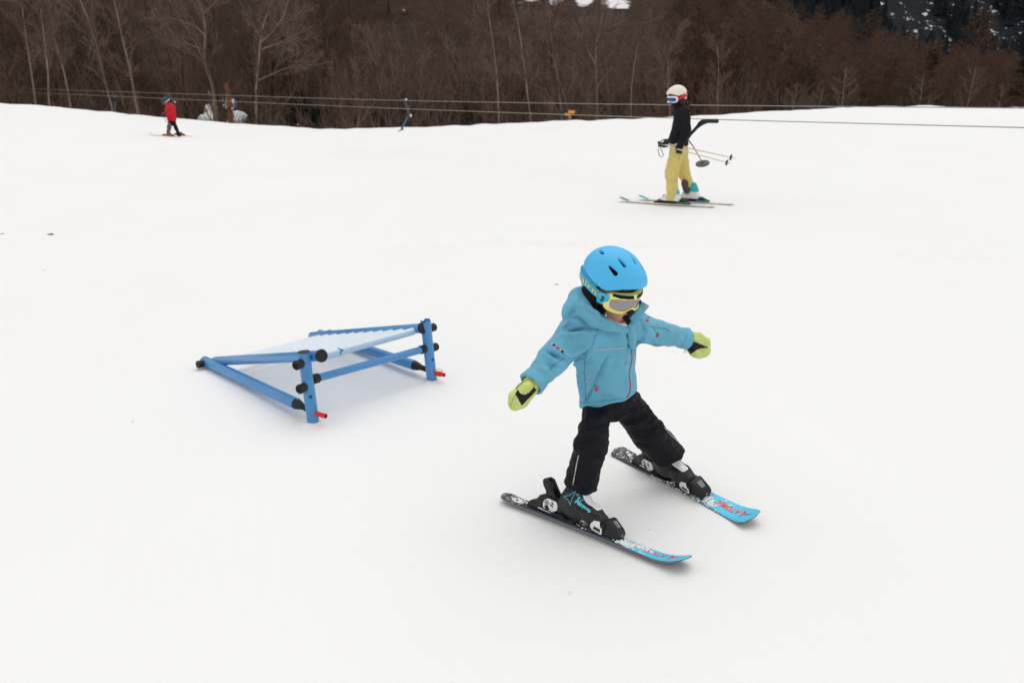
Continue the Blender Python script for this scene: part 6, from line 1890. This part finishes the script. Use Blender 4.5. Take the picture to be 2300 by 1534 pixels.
# thicket of bushes along the back of the crest
for k in range(74):
    x = -300 + 2100 * (k + rr.random()) / 74; Y = rr.uniform(51.5, 76)
    h = np.interp(x, [-300, 500, 760, 900, 1200, 1500, 1800], [5, 5, 6.5, 7.5, 7.0, 6.2, 4.2]) * rr.uniform(.75, 1.2)
    plant('shrub', rr.randint(0, 4), at(x, Y), h, rr.uniform(0, 6.28), 'bare_bush', 'bare multi-stemmed bush tangled in the thicket behind the crest', 'bush', G2, rr.choice([BK_GREY, BK_DARK, BK_GREY, BK_PALE]), rr.choice([TW_GREY, TW_GREY, TW_BROWN, TW_BROWN, TW_DARK]))
# tall poles among the thicket
for k in range(26):
    x = rr.uniform(780, 1720); Y = rr.uniform(60, 84)
    plant('tall', rr.randint(0, 4), at(x, Y), rr.uniform(7.5, 11) * (1 if x < 1450 else .8), rr.uniform(0, 6.28), 'bare_tree', 'slim bare tree rising out of the brown thicket on the slope', 'tree', 'slim trees in the thicket', rr.choice([BK_GREY, BK_PALE, BK_DARK]), rr.choice([TW_GREY, TW_BROWN]), (rr.gauss(0, .03), rr.gauss(0, .05)))
# larches over the hillside
n = 0
for k in range(900):
    x = rr.uniform(1500, 2480) if rr.random() < .70 else rr.uniform(-600, 1500); Y = 64 + 170 * rr.random() ** 1.25
    if x < 1500 and Y < 88: continue
    p = at(x, Y); h = rr.uniform(7.5, 12.5)
    if x > 1650: h *= np.interp(x, [1650, 2000, 2400], [1, .85, .8])
    tx, ty, _ = to_px(p + np.array([0, 0, h])); bx, by, _ = to_px(p)
    if ty > 262: continue
    lim = np.interp(tx, [1000, 1500, 1700, 1800, 1900, 2000, 2100, 2200, 2300], [-400, -200, -40, 10, 28, 62, 84, 100, 112])
    if ty < lim - rr.uniform(0, 14): continue
    if by < -60: continue
    if in_gap(p, h) and rr.random() < .8: continue
    plant('larch', rr.randint(0, 4), p, h, rr.uniform(0, 6.28), 'larch', 'leafless rust-brown larch in the mass on the hillside', 'larch', G3, BK_DARK, rr.choice([TW_RUST, TW_RUST, TW_BROWN, TW_DARK]), (rr.gauss(0, .03), rr.gauss(0, .03)))
    n += 1
    if n >= 285: break
print('larches', n)
# a taller larch spire at the far right and two on the ridge
for (x, top, Y, lab) in [(2170, 8, 92, 'tallest rust-brown larch with a spire against the dark mountain'), (1868, 14, 120, 'rust-brown larch standing up on the ridge line, left of a pair'), (1935, 16, 122, 'rust-brown larch standing up on the ridge line, right of a pair')]:
    p = at(x, Y); zt = CAMH + ray(x, top)[2] / ray(x, top)[1] * Y
    plant('larch', 1, p, zt - p[2], 1.0, 'larch', lab, 'larch', None, BK_DARK, TW_RUST)

# evergreens close to the crest
def evergreen(px, top, Y, wid, label, seed, name='evergreen_bush'):
    r = random.Random(seed); p = at(px, Y); zt = CAMH + ray(px, top)[2] / ray(px, top)[1] * Y; H = zt - p[2]
    root = thing(name, label, 'evergreen', p)
    MB().tube([p, p + np.array([0, 0, H * .95])], [.09, .02], 7).build('trunk', BK_DARK, root)
    S = Segs()
    for k in range(170):
        t = r.uniform(.03, .98); a = r.uniform(0, 6.28); L = wid * (1 - t) ** .6 * r.uniform(.55, 1.1) + .1
        d = nrm((math.cos(a), math.sin(a), r.uniform(-.15, .3))); q = p + np.array([0, 0, H * t])
        for j in range(16):
            f = r.uniform(.15, 1); b = q + d * L * f; e = b + (rdir(r, d, r.uniform(.2, 1.1)) * r.uniform(.14, .34)) + np.array([0, 0, -.03])
            S.add(b, e, .028, .010)
        S.add(q, q + d * L, .018, .008)
    V, F = S.geo(); link_mesh('crown', V, F, NEEDLE, root, smooth=False)
evergreen(672, 207, 50, 1.1, 'dark green bushy conifer at the crest below the forked tree', 1)
evergreen(712, 246, 49, .7, 'low dark conifer scrub beside the bushy conifer', 2)
evergreen(2290, 95, 84, 2.2, 'dark green conifer at the frame edge among brown larches', 3, 'dark_conifer')
evergreen(2075, 108, 95, 2.0, 'dark conifer amid the larches below the mountain', 4, 'dark_conifer')
evergreen(1990, 130, 100, 1.7, 'smaller dark conifer left of the one below the mountain', 5, 'dark_conifer')

# low brush nobody could count, behind the crest and over the hillside
def brush(name, count, xr, yr, hr, m, seed, label):
    r = random.Random(seed); S = Segs()
    for _ in range(count):
        x = r.uniform(*xr); Y = yr[0] + (yr[1] - yr[0]) * r.random() ** 1.4; p = at(x, Y, -.05); h = r.uniform(*hr)
        
        if Y > 70 and in_gap(p, h, .3): continue
        d = nrm((r.gauss(0, .45), r.gauss(0, .45), 1)); q = p + d * h * .5; d2 = nrm(d + np.array([r.gauss(0, .3), r.gauss(0, .3), .1])); e = q + d2 * h * .5
        w_ = .010 * Y / 60
        S.add(p, q, w_ * 1.5, w_); S.add(q, e, w_, w_ * .6)
        for _k in range(4):
            b = p + (e - p) * r.uniform(.3, .95); S.add(b, b + rdir(r, d, r.uniform(.4, 1.0)) * h * r.uniform(.15, .4), w_ * .8, w_ * .5)
    V, F = S.geo(); o = link_mesh(name, V, F, m, None, smooth=False); o['kind'] = 'stuff'; o['label'] = label
brush('undergrowth', 11000, (-900, 1950), (51.5, 80), (.8, 2.6), TW_DARK, 31, 'tangled dark brush under the front trees')
brush('hillside_scrub', 11000, (-800, 2700), (80, 230), (1.5, 4.2), TW_RUST, 32, 'brown scrub covering the hillside between the larches')
brush('front_twigs', 330, (-150, 1700), (46.0, 50), (1.6, 5.0), TW_BROWN, 36, 'thin bare saplings and twigs in front of the wood')
brush('edge_brush', 420, (430, 1550), (40.5, 46), (.25, .9), TW_DARK, 34, 'short dark stems poking over the snow edge')
brush('crest_scrub', 1500, (1600, 2600), (45, 75), (.5, 1.8), TW_BROWN, 33, 'thin brown scrub along the far side of the crest')

# dark spruce forest on the far mountain, one mass
def far_forest():
    r = random.Random(41); V = []; F = []; cnt = 0
    for k in range(12000):
        x = r.uniform(-300, 2700); Y = r.uniform(335, 800)
        if x < 1650 and r.random() < .5: continue
        p = at(x, Y, -1); tx, ty, _ = to_px(p)
        if ty < -70: continue
        # leave clearings where snow shows through
        q = mnoise.noise(Vector((p[0] * .045, p[1] * .011, 1.7))) + .5 * mnoise.noise(Vector((p[0] * .012, p[1] * .004, 4.7)))
        if q > .22: continue
        h = r.uniform(11, 20); n = 6; levels = 6
        for l in range(levels):
            z0 = h * (l / levels) * .95 + .5; z1 = min(h, z0 + h * .30); rad = h * .17 * (1 - l / levels) ** .8 * r.uniform(.8, 1.15) + .2; a0 = r.uniform(0, 6); o = len(V)
            V.append((p[0], p[1], p[2] + z1))
            for j in range(n * 2):
                t = a0 + math.pi * j / n; q_ = rad * (1.0 if j % 2 else .55) * r.uniform(.85, 1.15); V.append((p[0] + math.cos(t) * q_, p[1] + math.sin(t) * q_, p[2] + z0 - (0.4 if j % 2 else 0)))
            F += [(o, o + 1 + j, o + 1 + (j + 1) % (2 * n)) for j in range(2 * n)]
        cnt += 1
        if cnt > 5200: break
    o = link_mesh('spruce_forest', V, F, SPRUCE, None, smooth=False); o['kind'] = 'stuff'; o['label'] = 'dark spruce forest on the far mountainside with snow between'
    print('spruces', cnt)
far_forest()

# old snow caught between the trunks just behind the crest
def snow_bank(cx, y0, y1, wpx, Y, label, seed):
    s = Y / FPX; r = random.Random(seed); c = PY(cx, y1, Y); top = PY(cx, y0, Y); H = top[2] - c[2]; g = float(terrain(c[0], c[1])) - .2
    lumps = [(np.array([c[0] + r.gauss(0, wpx * s * .35), Y + r.gauss(0, .25), g + (top[2] - g) * r.uniform(.25, .8)]), r.uniform(.22, .42) * H) for _ in range(9)]
    def f(P):
        d = cone(P, np.array([c[0], Y, g]), np.array([c[0], Y, g + (top[2] - g) * .75]), wpx * s * .5, wpx * s * .28)
        for q, rad in lumps: d = smin(d, ell(P, q, (rad * 1.2, rad, rad * .8)), .15)
        return d
    V, F = nets(f, np.array([c[0] - 2.2, Y - 2.2, g - .5]), np.array([c[0] + 2.2, Y + 2.2, top[2] + 1]), .11); V = crumple(relax(V, F, 1), F, 3.2, .09)
    tag(link_mesh('snow_bank', V, F, SNOW, None, loc=(c[0], Y, g)), label, 'snow bank')
snow_bank(478, 212, 262, 30, 57, 'lumpy patch of old snow between the crooked tree and the dark trunk', 3)
snow_bank(528, 224, 268, 20, 56, 'patch of old snow just past the orange-brown snag', 4)
snow_bank(671, 260, 280, 16, 51.5, 'low patch of old snow at the foot of the bushy conifer', 5)
